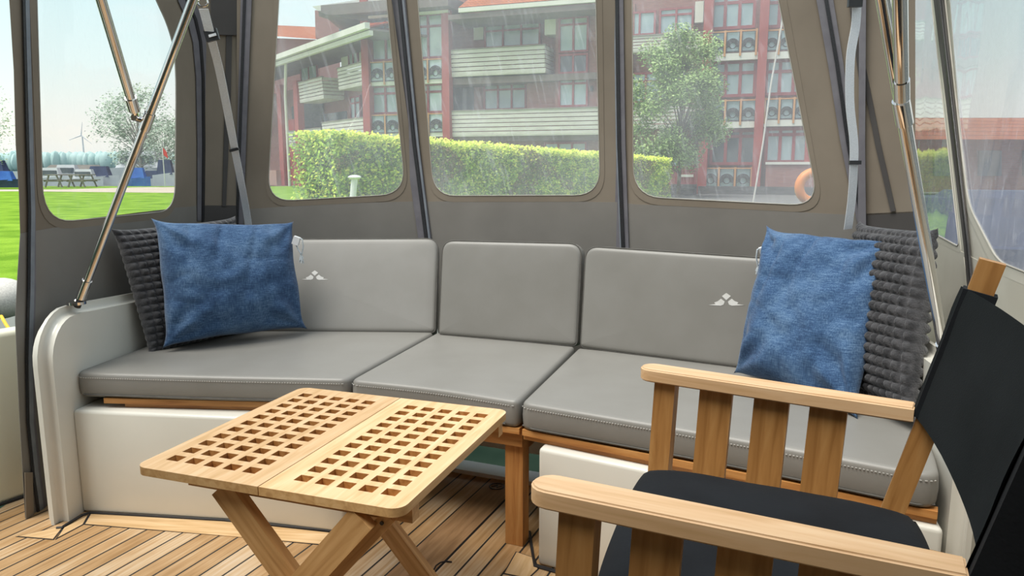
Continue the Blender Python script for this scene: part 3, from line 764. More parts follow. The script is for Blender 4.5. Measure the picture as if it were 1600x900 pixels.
def strip(name, pl, pts, wpx, mat, parent, off=.003, th=.003):
    """ribbon along pixel centre line, width in pixels"""
    o, n = A_[pl]; l, r = [], []
    for i, (x, y) in enumerate(pts):
        a = pts[max(0, i-1)]; b = pts[min(len(pts)-1, i+1)]; dx, dy = b[0]-a[0], b[1]-a[1]; L_ = math.hypot(dx, dy)
        w_ = wpx[i] if isinstance(wpx, (list, tuple)) else wpx
        l.append((x-dy/L_*w_/2, y+dx/L_*w_/2)); r.append((x+dy/L_*w_/2, y-dx/L_*w_/2))
    L3, R3 = on(pl, l, off), on(pl, r, off); bm = bmesh.new()
    f = [[bm.verts.new(p+V(n)*k) for k in (0, th)] for p in L3]; g = [[bm.verts.new(p+V(n)*k) for k in (0, th)] for p in R3]
    for i in range(len(pts)-1):
        for q in ((f[i][1], f[i+1][1], g[i+1][1], g[i][1]), (g[i][0], g[i+1][0], f[i+1][0], f[i][0]), (f[i][0], f[i+1][0], f[i+1][1], f[i][1]), (g[i+1][0], g[i][0], g[i][1], g[i+1][1])): bm.faces.new(q)
    bm.faces.new((f[0][0], f[0][1], g[0][1], g[0][0])); bm.faces.new((g[-1][0], g[-1][1], f[-1][1], f[-1][0]))
    bmesh.ops.recalc_face_normals(bm, faces=bm.faces[:]); return mk(name, bm, mat, parent, smooth=False)
T = -130    # top row, above the frame
wl = canvas('wall_left', 'L', [(12, T), (15, 0), (22, 110), (25, 225), (30, 300), (32, 365), (54, 361), (150, 345), (272, 325), (314, 321), (314, 225), (312, 120), (304, 50), (292, 0), (262, T)],
       [(32, 365), (54, 361), (150, 345), (272, 325), (314, 321), (318, 470), (200, 600), (95, 812), (40, 813), (30, 640), (24, 500), (27, 440)],
       hole=[(57, T+30), (57, 0), (67, 349), (273, 329), (275, 90), (262, 40), (243, 0), (205, T+30)], rs=[.05, 0, .13, .11, .18, .1, .05, .05], vin='vinyl_clear')
strip('zipper', 'L', [(36, T), (40, 0), (43, 110), (46, 225), (49, 330), (49, 450), (46, 560), (48, 660), (56, 740), (66, 810)], [10, 10, 10, 11, 11, 12, 12, 13, 14, 14], 'zip_tape', wl, .0035)
strip('zipper', 'L', [(32, T), (36, 0), (39, 110), (42, 225), (45, 330), (44, 450), (41, 560), (43, 660), (51, 740), (61, 810)], 3, 'zip_teeth', wl, .007)
strip('zipper', 'L', [(38, T), (42, 0), (45, 110), (48, 225), (51, 330), (50, 450), (47, 560), (49, 660), (57, 740), (67, 810)], 6, 'zip_grey', wl, .007, .002)
strip('patch', 'L', [(44, 738), (46, 812)], 12, 'brown_canvas', wl, .009)
strip('zipper', 'L', [(262, T), (290, 0), (303, 30), (311, 65), (315, 120), (316, 225), (315, 345)], [26, 24, 22, 20, 18, 16, 14], 'zip_tape', wl, .004)
strip('zipper', 'L', [(266, T), (292, 0), (305, 30), (313, 65), (317, 120), (318, 225), (317, 345)], 4, 'zip_teeth', wl, .008)
wc = canvas('wall_left_corner', 'C1', [(240, T), (300, -10), (312, 60), (316, 330), (316, 322), (366, 322), (372, 322), (384, 322), (384, T)], None)
wc2 = canvas('wall_left_corner_base', 'C1', None, [(312, 321), (384, 321), (384, 470), (312, 470)], lmat='dark_canvas')
strip('flap', 'C1', [(352, T), (349, 55)], 42, 'dark_canvas', wc, .006, .010)
strip('seam_tape', 'C1', [(358, 50), (356, 150), (350, 322)], [9, 9, 6], 'dark_canvas', wc)
strip('zipper', 'A1', [(388, T), (385, 0), (380, 150), (374, 330), (372, 420)], [18, 17, 15, 14, 14], 'zip_tape', wc, .006)
strip('zipper', 'A1', [(386, T), (382, 0), (377, 150), (371, 330), (369, 420)], 4, 'zip_teeth', wc, .010)
w1 = canvas('wall_back', 'A1', [(370, T), (370, 0), (370, 330), (400, 326), (500, 318.7), (655, 314.5), (612, 0), (598, T)],
       [(370, 329), (400, 326), (500, 318.7), (655, 314.5), (680, 520), (370, 560)], hole=[(441, T+40), (436, 0), (418, 315), (634, 303), (604, 0), (594, T+40)], rs=[.05, 0, .12, .12, 0, .05])
w2 = canvas('wall_back_middle', 'A2', [(600, T), (624, 0), (655, 314), (660, 315), (800, 314), (969, 316), (963, 0), (960, T)],
       [(655, 314), (660, 315), (800, 314), (969, 316), (976, 560), (690, 560)], hole=[(640, T+40), (653, 0), (678, 306), (938, 305), (931, 0), (929, T+40)], rs=[.05, 0, .11, .11, 0, .05])
w3 = canvas('wall_back_right', 'A3', [(960, T), (963, 0), (969, 316.5), (990, 319), (1200, 329), (1352, 337), (1352, 0), (1352, T)],
       [(969, 316.5), (990, 319), (1200, 329), (1352, 337), (1356, 620), (980, 570)], hole=[(989, T+40), (988, 0), (990, 307), (1280, 322), (1216, -2), (1196, T+40)], rs=[.05, 0, .12, .10, 0, .05])
strip('zipper', 'A2', [(604, T), (621, -2), (644, 225), (664, 372), (668, 420)], [27, 25, 22, 20, 20], 'zip_tape', w2, .005)
strip('zipper', 'A2', [(607, T), (624, -2), (647, 225), (666, 372), (670, 420)], 5, 'zip_teeth', w2, .010)
strip('zipper', 'A2', [(610, T), (630, -2), (653, 225), (671, 372), (675, 420)], 3, 'zip_grey', w2, .009, .002)
strip('zipper', 'A3', [(960, T), (963, 0), (967, 225), (973, 390), (974, 430)], [23, 22, 21, 20, 20], 'zip_tape', w3, .005)
strip('zipper', 'A3', [(961, T), (964, 0), (967.5, 225), (974, 390), (975, 430)], 5, 'zip_teeth', w3, .010)
strip('zipper', 'A3', [(957, T), (960, 0), (963.5, 225), (970, 390), (971, 430)], 2, 'zip_grey', w3, .009, .002)
strip('zipper', 'A3', [(1262, T), (1289, 0), (1306, 100), (1323, 220), (1345, 345)], [26, 26, 24, 20, 12], 'zip_tape', w3, .005)
strip('zipper', 'A3', [(1264, T), (1291, 0), (1308, 100), (1325, 220), (1347, 345)], 6, 'zip_teeth', w3, .010)
strip('seam_tape', 'A3', [(1322, T), (1330, 0), (1345, 130)], [8, 8, 4], 'dark_canvas', w3, .005)
strip('corner_post', 'A3', [(1348, T), (1348, 0), (1347, 225), (1347, 400)], [11, 11, 10, 14], 'zip_tape', w3, .012, .006)
wr = canvas('wall_right_corner', 'C2', [(1346, T), (1348, 0), (1348, 337), (1430, 332), (1430, T)], None)
canvas('wall_right_corner_base', 'C2', None, [(1348, 334), (1436, 330), (1440, 470), (1352, 470)], lmat='dark_canvas')
strip('seam_tape', 'C2', [(1338, 40), (1352, 120), (1372, 225), (1396, 330)], [4, 8, 9, 8], 'dark_canvas', wr)
wR = canvas('wall_right', 'R', [(1330, T), (1357, 0), (1407, 225), (1428, 360), (1436, 366), (1500, 392), (1516, 400), (1484, 0), (1474, T)],
       [(1428, 360), (1436, 366), (1500, 392), (1516, 400), (1524, 480), (1540, 900), (1470, 900), (1440, 640)],
       hole=[(1360, T+40), (1374, 0), (1444, 356), (1500, 386), (1456, 0), (1442, T+40)], rs=[.05, 0, .05, .03, 0, .05], vin='vinyl_side', umat='lit_canvas', lmat='lit_canvas')
strip('binding', 'R', [(1335, T), (1360, 0), (1408, 225), (1428, 360), (1446, 560)], [9, 9, 7, 5, 4], 'zip_teeth', wR, .006)
strip('zipper', 'R', [(1462, T), (1467, 0), (1493, 225), (1511, 380), (1519, 470), (1530, 700), (1540, 900)], [15, 14, 10, 8, 8, 8, 8], 'dark_canvas', wR, .006)
strip('zipper', 'R', [(1463, T), (1468, 0), (1494, 225), (1512, 380), (1520, 470), (1531, 700), (1541, 900)], 3, 'zip_teeth', wR, .010)
wR2 = canvas('wall_right_front', 'R', [(1472, T), (1482, 0), (1516, 400), (1518, 402), (1600, 440), (1720, 500), (2150, 700), (2150, T)],
       [(1516, 400), (1518, 402), (1600, 440), (1720, 500), (2150, 700), (2150, 1500), (1560, 1100), (1530, 640)],
       hole=[(1472, T+40), (1478, 0), (1502, 220), (1514, 320), (1560, 408), (1630, 436), (1900, 545), (2050, 500), (2050, T+40)], rs=[.05, 0, 0, .06, .06, 0, 0, .1, .1], vin='vinyl_side', umat='lit_canvas', lmat='lit_canvas')
strip('seam_tape', 'R', [(1506, 402), (1540, 640)], 3, 'lit_canvas', wR2, .004)

# ================================================================== POLES AND STRAPS
def pole(name, label, pts, r, extra=None):
    pts = [V(p) for p in pts]; t = thing(name, label, 'canopy pole', tuple(pts[0])); mk('pole_tube', tube(bmesh.new(), pts, r, 18), 'chrome', t); return t
pf = Yp(131, 452, 2.40); pt_ = Yp(322, -55, 2.22)
p = pole('canopy_pole', 'long chrome canopy pole standing on the white left bulkhead', [pf, pt_], .0125)
dr = (pt_-pf).normalized()
mk('socket', tube(bmesh.new(), [pf-dr*.035, pf+dr*.035], .0155, 16), 'chrome', p)
bm = bmesh.new(); tube(bm, [pf-dr*.07, pf-dr*.03], .011, 12); mk('clamp', bm, 'black_plastic', p)
bm = bmesh.new(); b_ = pf-dr*.075; tube(bm, [V((b_.x, b_.y, .703)), V((b_.x, b_.y, .712))], .03, 16); tube(bm, [V((b_.x, b_.y, .712)), b_+dr*.02], .011, 10); mk('deck_hinge', bm, 'chrome', p)
jn = pf+dr*((Yp(229, 190, 2.3)-pf).length)
mk('joint_collar', tube(bmesh.new(), [jn-dr*.028, jn+dr*.028], .0165, 16), 'chrome', p)
b0, b1 = jn+V((-.026, -.01, .012)), Yp(140, -60, 1.95)
bd_ = (b1-b0).normalized()
p2 = pole('canopy_pole', 'chrome canopy strut with end cap, joining the left pole halfway', [b0+bd_*.03, b1], .0135)
mk('end_cap', tube(bmesh.new(), [b0+bd_*.028, b0+bd_*.075], .0165, 16), 'chrome', p2)
bm = bmesh.new(); tube(bm, [b0+bd_*.03, b0], [.010, .008], 10); tube(bm, [b0+V((-.012, -.004, 0)), jn], .008, 10); tube(bm, [b0+V((0, -.016, 0)), b0+V((0, .016, 0))], .009, 12); mk('hinge', bm, 'chrome', p2)
q0, q1 = Yp(1474, 545, 1.80), Yp(1372, -50, 1.32)
dq = (q1-q0).normalized()
p3 = pole('canopy_pole', 'long slanting chrome canopy pole in the right corner beside the side window', [q0, q1], .0128)
mk('socket', tube(bmesh.new(), [q0-dq*.03, q0+dq*.02], .016, 14), 'chrome', p3)
jr = q0+dq*((Yp(1401, 165, 1.48)-q0).length)
mk('joint_collar', tube(bmesh.new(), [jr-dq*.03, jr+dq*.025], .016, 16), 'chrome', p3)
s0_, s1_ = Yp(1409, 160, 1.44), Yp(1405, -60, 1.25)
ds = (s1_-s0_).normalized()
p4 = pole('canopy_pole', 'upright chrome canopy strut with end cap, joining the right pole', [s0_+ds*.02, s1_], .0125)
mk('end_cap', tube(bmesh.new(), [s0_+ds*.01, s0_+ds*.055], .0145, 16), 'chrome', p4)
bm = bmesh.new(); tube(bm, [s0_+ds*.012, s0_-ds*.012], [.010, .007], 10); tube(bm, [s0_-ds*.004, jr], .007, 8); mk('hinge', bm, 'chrome', p4)
def ribbon(pts, w, nrm=V((0, -1, 0)), th=.0018, lat=None):
    bm = bmesh.new(); rows = []
    for i, p in enumerate(pts):
        a = pts[max(0, i-1)]; b = pts[min(len(pts)-1, i+1)]; d = (b-a).normalized(); s = d.cross(nrm).normalized() if lat is None else lat
        n_ = s.cross(d).normalized()
        rows.append([bm.verts.new(p+s*w/2+n_*th/2), bm.verts.new(p-s*w/2+n_*th/2), bm.verts.new(p-s*w/2-n_*th/2), bm.verts.new(p+s*w/2-n_*th/2)])
    for i in range(len(rows)-1):
        for k in range(4): bm.faces.new((rows[i][k], rows[i][(k+1) % 4], rows[i+1][(k+1) % 4], rows[i+1][k]))
    bm.faces.new(rows[0][::-1]); bm.faces.new(rows[-1]); bmesh.ops.recalc_face_normals(bm, faces=bm.faces[:]); return bm
def smoothpts(pts, n=6):
    out = []
    for i in range(len(pts)-1):
        p0 = pts[max(0, i-1)]; p1 = pts[i]; p2 = pts[i+1]; p3 = pts[min(len(pts)-1, i+2)]
        for k in range(n):
            t = k/n; out.append(.5*((2*p1)+(p2-p0)*t+(2*p0-5*p1+4*p2-p3)*t*t+(-p0+3*p1-3*p2+p3)*t**3))
    return out+[pts[-1]]
st = thing('tension_strap', 'light grey webbing strap with black buckle slanting down the left corner', 'strap', tuple(Yp(388, 345, 3.1)))
mk('webbing', ribbon(smoothpts([Yp(318, 14, 2.45), Yp(330, 60, 2.5), Yp(345, 120, 2.62), Yp(367, 235, 2.85), Yp(385, 330, 3.12), Yp(392, 385, 3.2)]), .030), 'webbing', st)
bk = Yp(331, 55, 2.49); bm = bmesh.new(); box(bm, -.021, .021, -.006, .006, -.018, .018); bevel_all(bm, .004, 2)
mk('buckle', bm, 'black_plastic', st, Matrix.Translation(bk) @ Matrix.Rotation(-.25, 4, 'Y'), recenter=False)
bk = Yp(332, 55, 2.48); bm = bmesh.new(); box(bm, -.012, .012, -.002, .002, -.004, .004)
mk('buckle_bar', bm, 'webbing', st, Matrix.Translation(bk) @ Matrix.Rotation(-.25, 4, 'Y'), recenter=False)
bk = Yp(366, 234, 2.84); bm = bmesh.new(); box(bm, -.018, .018, -.004, .004, -.005, .005); bevel_all(bm, .002, 2)
mk('keeper', bm, 'black_plastic', st, Matrix.Translation(bk) @ Matrix.Rotation(-.25, 4, 'Y'), recenter=False)
c = Yp(317, 4, 2.44); bm = bmesh.new(); tube(bm, [c+V((.016*math.cos(a), 0, .012*math.sin(a))) for a in [k*math.pi/8 for k in range(16)]], .0028, 8, True); tube(bm, [c+V((0, 0, .012)), c+V((.004, 0, .08))], .004, 8)
mk('hook', bm, 'chrome', st)
st = thing('tension_strap', 'light grey webbing strap hanging loosely down the right corner', 'strap', tuple(Yp(1325, 350, 2.4)))
mk('webbing', ribbon(smoothpts([Yp(1339, 4, 2.25), Yp(1337, 40, 2.26), Yp(1329, 90, 2.27), Yp(1328, 160, 2.29), Yp(1334, 220, 2.31), Yp(1334, 260, 2.32), Yp(1331, 310, 2.34), Yp(1325, 358, 2.36)]), .030, V((.25, -1, 0))), 'webbing', st)
bk = Yp(1336, 2, 2.24); bm = bmesh.new(); box(bm, -.02, .02, -.006, .006, -.016, .016); bevel_all(bm, .004, 2)
mk('buckle', bm, 'black_plastic', st, Matrix.Translation(bk), recenter=False)
bk = Yp(1336, 254, 2.315); bm = bmesh.new(); box(bm, -.018, .018, -.004, .004, -.006, .006); bevel_all(bm, .002, 2)
mk('keeper', bm, 'black_plastic', st, Matrix.Translation(bk), recenter=False)

# ================================================================== JUST OUTSIDE THE LEFT OPENING
bm = bmesh.new()
cl = [Zp(0, 790, 0), Zp(38, 777, 0)]; dd = (cl[1]-cl[0]).normalized(); a = cl[0]-dd*.8; b = cl[1]+dd*.5; nn = V((-dd.y, dd.x, 0))
prism(bm, [a, b, b+nn*.08, a+nn*.08], V((0, 0, .60))); bevel_all(bm, .02, 3)
struct(mk('wall_left_coaming', bm, 'gelcoat_cream'))
bm = bmesh.new(); tube(bm, [a-nn*.004+V((0, 0, .005)), b-nn*.004+V((0, 0, .005))], .006, 6); struct(mk('trim_9', bm, 'caulk'))
bm = bmesh.new(); pr = [V((-14, 5.9, -.06)), V((6, 7.6, -.06)), V((6, 8.4, -.06)), V((-14, 8.0, -.06))]
prism(bm, pr, V((0, 0, -.5))); struct(mk('quay_edge', bm, 'white_render', smooth=False))
c = Yp(2, 466, 4.3); bm = bmesh.new(); bmesh.ops.create_uvsphere(bm, u_segments=24, v_segments=14, radius=.15, matrix=Matrix.Translation(c) @ Matrix.Diagonal((1, 1, .8, 1)))
tag(mk('fender', bm, 'rope'), 'pale grey round fender beyond the cream coaming at the far left', 'fender')
bm = bmesh.new(); tube(bm, smoothpts([Yp(2, 494, 3.6), Yp(10, 508, 3.5), Yp(20, 522, 3.4)]), .008, 8); tag(mk('mooring_rope', bm, 'yellow_rope'), 'short yellow mooring rope behind the cream coaming at the far left', 'rope')

# ================================================================== OUTSIDE GROUND
def flat(name, pts, z, mat, th=.3):
    bm = bmesh.new(); prism(bm, [V((x, y, z)) for x, y in pts], V((0, 0, -th))); return struct(mk(name, bm, mat, smooth=False, recenter=False))
flat('ground_lawn', [(-90, 7.6), (5, 7.6), (9, 23), (60, 23), (60, 60), (5, 60), (-11, 47), (-90, 47)], 0, 'grass')
flat('harbour_water', [(-500, 44), (-10, 44), (10, 420), (-500, 420)], -.25, 'water', .2)
noisy('dark_water', (.010, .022, .014), (.020, .036, .024), 2, rough=.8, spec=.04)
flat('near_water', [(-60, -20), (60, -20), (60, 26), (5.2, 26), (5.2, 8), (-60, 8)], -.62, 'dark_water', .2)
flat('path', [(-60, 36.5), (-24, 36.5), (-14.5, 34), (-13, 38.5), (-15, 45), (-22, 44), (-24, 39.5), (-60, 39.0)], .012, 'path_sand', .01)
flat('paving', [(6.5, 24), (60, 16), (60, 40), (-2, 45), (6, 33)], .014, 'paving', .01)

# ================================================================== BUILDING
class Fac:
    def __init__(s, o, ang):
        a = math.radians(ang); s.e = V((math.cos(a), -math.sin(a), 0)); s.y = V((math.sin(a), math.cos(a), 0)); s.o = V(o)
        s.M = Matrix((s.e, s.y, V((0, 0, 1)))).transposed().to_4x4(); s.M.translation = s.o
    def sz(s, px, py, off=0):
        p = Pp(px, py, s.o-s.y*off, s.y); return (p-s.o).dot(s.e), p.z
    def rect(s, x0, x1, y0, y1, off=0):
        ym, xm = (y0+y1)/2, (x0+x1)/2
        return s.sz(x0, ym, off)[0], s.sz(x1, ym, off)[0], s.sz(xm, y1, off)[1], s.sz(xm, y0, off)[1]
B = Fac((0, 36, 0), 20); jx = Pp(572, 150, B.o, B.y); W = Fac((jx.x, jx.y, 0), 54)
bld = thing('apartment_building', 'red brick and weathered timber waterside apartment building with red columns and balconies', 'building', (0, 37, 0))
def part(name, fac, x0, x1, y0, y1, off, th, mat, parent=None, z0=None, z1=None, s0=None, s1=None):
    a, b, c_, d_ = fac.rect(x0, x1, y0, y1, off); bm = bmesh.new()
    if z0 is not None: c_ = z0
    if z1 is not None: d_ = z1
    if s1 is not None: b = s1
    box(bm, a, b, -off, -off+th, c_, d_); return mk(name, bm, mat, parent or bld, fac.M, smooth=False)
def window(fac, x0, x1, y0, y1, nx, rows, off=-1.38, fm='red_frame', gm='window_glass', fw=.09):
    a, b, c_, d_ = fac.rect(x0, x1, y0, y1, off); bm = bmesh.new(); o = -off
    box(bm, a, b, o-.06, o+.06, c_, c_+fw); box(bm, a, b, o-.06, o+.06, d_-fw, d_)
    for k in range(nx+1):
        x = a+(b-a-fw)*k/nx; box(bm, x, x+fw, o-.07, o+.05, c_, d_)
    for r in rows: z = c_+(d_-c_)*r; box(bm, a, b, o-.05, o+.04, z-fw/2, z+fw/2)
    f = mk('window', bm, fm, bld, fac.M, smooth=False)
    bm = bmesh.new(); box(bm, a+.02, b-.02, o+.0, o+.03, c_+.02, d_-.02); mk('pane', bm, gm, f, fac.M, smooth=False)
def balcony(fac, x0, x1, y0, y1, off=0, depth=1.3, n=6, slope=0.0, mat='slats'):
    a, b, c_, d_ = fac.rect(x0, x1, y0, y1, off); bm = bmesh.new(); h = (d_-c_)/n
    for k in range(n):
        z = c_+k*h; ins = .05*(n-1-k)
        for (xa, xb, ya, yb) in ((a, b, -off, -off+.05), (a, a+.05, -off, -off+depth), (b-.05, b, -off, -off+depth)):
            vs = box(bm, xa, xb, ya+.012*(n-1-k), yb, z+.035, z+h-.004)
    box(bm, a+.03, b-.03, -off+.06, -off+depth, c_-.02, c_+.15)
    o = mk('balcony', bm, mat, bld, fac.M, smooth=False)
    bm = bmesh.new(); box(bm, a-.03, b+.03, -off-.04, -off+.1, d_, d_+.05); mk('handrail', bm, 'slats_dark', o, fac.M, smooth=False)
def railing(fac, x0, x1, y0, y1, n, off=.05):
    a, b, c_, d_ = fac.rect(x0, x1, y0, y1, off); bm = bmesh.new(); o = -off
    for k in range(n+1):
        x = a+(b-a)*k/n; box(bm, x-.04, x+.04, o-.04, o+.04, c_-.15, d_+.03)
    box(bm, a, b, o-.03, o+.03, d_-.05, d_)
    r = mk('railing', bm, 'orange_post', bld, fac.M, smooth=False); bm = bmesh.new()
    for k in range(n):
        x0_, x1_ = a+(b-a)*k/n+.06, a+(b-a)*(k+1)/n-.06; cx = (x0_+x1_)/2; R = min((x1_-x0_)/2, (d_-c_)-.1)
        for q in range(13):
            an = math.radians(-15+q*17.5); tube(bm, [(cx+.12*math.cos(an), o, c_+.3+.12*math.sin(an)), (cx+R*.98*math.cos(an), o, c_+.3+min(R*.98*math.sin(an), d_-c_-.36))], .032, 4)
        tube(bm, [(cx+R*.98*math.cos(q*math.pi/12), o, c_+.3+min(R*.98*math.sin(q*math.pi/12), d_-c_-.36)) for q in range(13)], .032, 4)
        tube(bm, [(cx+R*.5*math.cos(q*math.pi/12), o, c_+.3+R*.5*math.sin(q*math.pi/12)) for q in range(13)], .032, 4)
        tube(bm, [(cx+.14*math.cos(q*math.pi/6), o, c_+.3+.14*math.sin(q*math.pi/6)) for q in range(12)], .02, 4, True)
        for xx in (x0_, x1_): tube(bm, [(xx, o, c_), (xx, o, d_-.05)], .02, 4)
        tube(bm, [(x0_, o, c_+.05), (x1_, o, c_+.05)], .02, 4)
    mk('shell_grille', bm, 'iron', r, fac.M, smooth=False)
    bm = bmesh.new(); box(bm, a+.05, b-.05, o+.05, o+.07, c_+.03, d_-.06); mk('backing_glass', bm, 'window_glass', r, fac.M, smooth=False)
sR = 40
# walls of the main range and the wing, recessed behind the balconies
part('wall', B, 575, 1250, 0, 300, -1.5, 4, 'brick_red', z0=-.2, z1=9.9, s1=B.sz(1310, 150)[0])
part('wall', W, 300, 572, 0, 300, -1.6, 4, 'brick_red', z0=-.2, z1=6.4)
# floor slabs
for y0, y1 in ((118, 128), (212, 220)): part('floor_slab', B, 700, 935, y0, y1, -.2, 1.3, 'soffit')
# -- middle range
balcony(B, 699, 852, 75, 116, 0, 1.3, 6); balcony(B, 700, 952, 171, 211, 0, 1.3, 6)
window(B, 757, 845, 30, 74, 3, (.62,)); part('panel', B, 740, 755, 28, 62, -1.35, .1, 'white_render')
part('panel', B, 851, 871, 20, 54, -.6, .9, 'white_render'); part('panel', B, 922, 940, 18, 50, -.6, .9, 'white_render')
window(B, 873, 920, 26, 82, 2, (.78,), -.5); window(B, 873, 919, 84, 115, 2, (), -.5, gm='window_dark'); window(B, 873, 919, 119, 167, 2, (.76,), -.5)
part('wall_pier', B, 868, 990, 10, 170, -.55, 1.0, 'brick_red')
window(B, 756, 823, 126, 172, 3, (.7,)); part('doorway', B, 706, 740, 124, 172, -1.45, .2, 'window_dark')
part('wall_pier', B, 823, 872, 122, 170, -.75, .8, 'brick_red')
window(B, 850, 917, 222, 262, 3, (.65,), -.7); part('wall_pier', B, 700, 1000, 218, 300, -.75, .8, 'brick_red', z0=-.2)
part('lamp', B, 922, 926, 134, 142, -.4, .15, 'iron')
part('gutter', B, 716, 935, 4, 11, 1.0, .25, 'white_render'); part('soffit', B, 700, 945, 14, 22, .9, 2.4, 'soffit')
part('gutter', B, 575, 700, 20, 24, .35, .2, 'white_render')
a, b, c_, d_ = B.rect(716, 935, 3, 4, 1.0); bm = bmesh.new()
vs = [bm.verts.new(p) for p in ((a, -1.0, d_), (b, -1.0, d_), (b, 5, d_+3), (a, 5, d_+3))]; bm.faces.new(vs); bmesh.ops.solidify(bm, geom=bm.faces[:], thickness=.12)
mk('roof', bm, 'roof_tile', bld, B.M, smooth=False)
# -- stair bay between the columns
for y0, y1, g in ((24, 94, 'window_glass'), (132, 178, 'window_glass')): window(B, 580, 694, y0, y1, 5, (.72,), -.35, gm=g, fw=.11)
for x in (572, 697): part('column', B, x-6, x+5, 0, 297, .25, .45, 'red_paint', z0=0, z1=10.2)
railing(B, 578, 692, 94, 126, 5); part('spandrel', B, 578, 692, 126, 132, .0, .3, 'white_render')
railing(B, 580, 693, 178, 208, 5); part('spandrel', B, 580, 693, 208, 214, .0, .3, 'white_render')
window(B, 582, 692, 218, 285, 4, (.7,), -.35, gm='window_dark')
# -- right range
part('panel', B, 1086, 1099, 2, 35, -.5, .2, 'white_render'); balcony(B, 950, 1102, 55, 79, 0, 1.3, 5)
window(B, 975, 1025, 18, 56, 2, (), -.6); window(B, 1030, 1084, 12, 54, 2, (.74,), -.6, gm='window_glass')
part('wall_pier', B, 960, 1104, 0, 262, -.75, .8, 'brick_red', z0=-.2, z1=9.5)
balcony(B, 950, 1102, 165, 200, 0, 1.3, 6); window(B, 985, 1080, 112, 160, 4, (.7,), -.65); window(B, 1045, 1085, 225, 262, 2, (), -.65)
for x in (1102, 1188, 1270): part('column', B, x-7, x+7, 0, 297, .3, .5, 'red_paint', z0=0, z1=11.5)
for (xa, xb, n) in ((1109, 1182, 3), (1195, 1264, 3)):
    k = 0 if xa < 1150 else -3
    window(B, xa, xb, -30, 46+k, n, (.55,), -.3, gm='window_glass', fw=.13); railing(B, xa, xb, 48+k, 82+k, n); part('spandrel', B, xa-3, xb+3, 83+k, 94+k, .05, .4, 'white_render')
    window(B, xa, xb, 95+k, 152+k, n, (.66,), -.3, fw=.13); railing(B, xa, xb, 156+k, 190+k, n); part('spandrel', B, xa-3, xb+3, 190+k, 200+k, .05, .4, 'white_render')
    window(B, xa, xb, 202+k, 258+k, n, (.8,), -.3, gm='window_dark' if k == 0 else 'window_glass', fw=.13)
railing(B, 1098, 1174, 262, 293, 3, .1); part('wall_pier', B, 1100, 1186, 262, 300, -.25, .6, 'window_dark', z0=0)
part('plinth', B, 1090, 1340, 292, 310, .5, 1.2, 'brick_dark', z0=0)
part('low_wall', B, 1196, 1330, 256, 294, .45, .5, 'brick_red'); part('coping', B, 1196, 1330, 253, 257, .52, .6, 'white_render')
# -- left wing, running away to the left
balcony(W, 527, 569, 102, 136, 0, 1.3, 6); balcony(W, 465, 504, 125, 157, 0, 1.3, 6); balcony(W, 503, 570, 188, 222, 0, 1.3, 6); balcony(W, 450, 502, 203, 226, -.2, 1.3, 5)
part('panel', W, 533, 544, 78, 106, -1.5, .1, 'white_render'); window(W, 545, 560, 68, 102, 2, (.7,), -1.48); window(W, 470, 496, 88, 126, 2, (.7,), -1.48); part('panel', W, 561, 568, 66, 95, -1.5, .1, 'white_render')
window(W, 548, 564, 150, 186, 2, (.7,), -1.48); part('doorway', W, 505, 540, 176, 188, -1.5, .1, 'window_dark'); part('wall_recess', W, 456, 503, 162, 200, -1.4, .1, 'brick_dark')
for x in (437, 463): part('column', W, x-3, x+3, 90, 290, .1, .4, 'red_paint', z0=0, z1=6.4)
part('column', W, 449, 461, 160, 290, -.3, .6, 'red_paint', z0=0, z1=4.2)
part('wall_base', W, 461, 570, 225, 295, -.8, .5, 'brick_dark', z0=-.1)
part('low_wall', W, 503, 545, 266, 296, .6, .4, 'brick_light', z0=0); part('coping', W, 502, 546, 264, 267, .65, .5, 'white_render')
part('low_wall', W, 418, 432, 266, 292, .4, .4, 'brick_light', z0=0)
# wing eave and roof
o0, o1 = W.sz(572, 40, 1.0), W.sz(425, 95, 1.0); zt = (o0[1]+o1[1])/2
for nm, za, zb, ya, yb, mt in (('gutter', zt-.14, zt+.14, -1.2, -.95, 'white_render'), ('fascia', zt-.42, zt-.2, -1.0, -.8, 'white_render'), ('soffit', zt-.2, zt-.1, -.95, 2.2, 'soffit')):
    bm = bmesh.new(); box(bm, o1[0]-14, o0[0]+.3, ya, yb, za, zb); mk(nm, bm, mt, bld, W.M, smooth=False)
bm = bmesh.new(); vs = [bm.verts.new(p) for p in ((o1[0]-14, -1.1, zt+.12), (o0[0], -1.1, zt+.12), (o0[0], 3, zt+.9), (o1[0]-14, 3, zt+.9))]; bm.faces.new(vs); bmesh.ops.solidify(bm, geom=bm.faces[:], thickness=.1)
mk('roof', bm, 'roof_tile', bld, W.M, smooth=False)
bm = bmesh.new(); tube(bm, [W.M @ V((W.sz(446, 150, .4)[0], -.4, 0)), W.M @ V((W.sz(446, 150, .4)[0], -.4, 5.6)), W.M @ V((W.sz(452, 100, .4)[0], -.6, zt))], .09, 10); mk('downpipe', bm, 'white_render', bld)
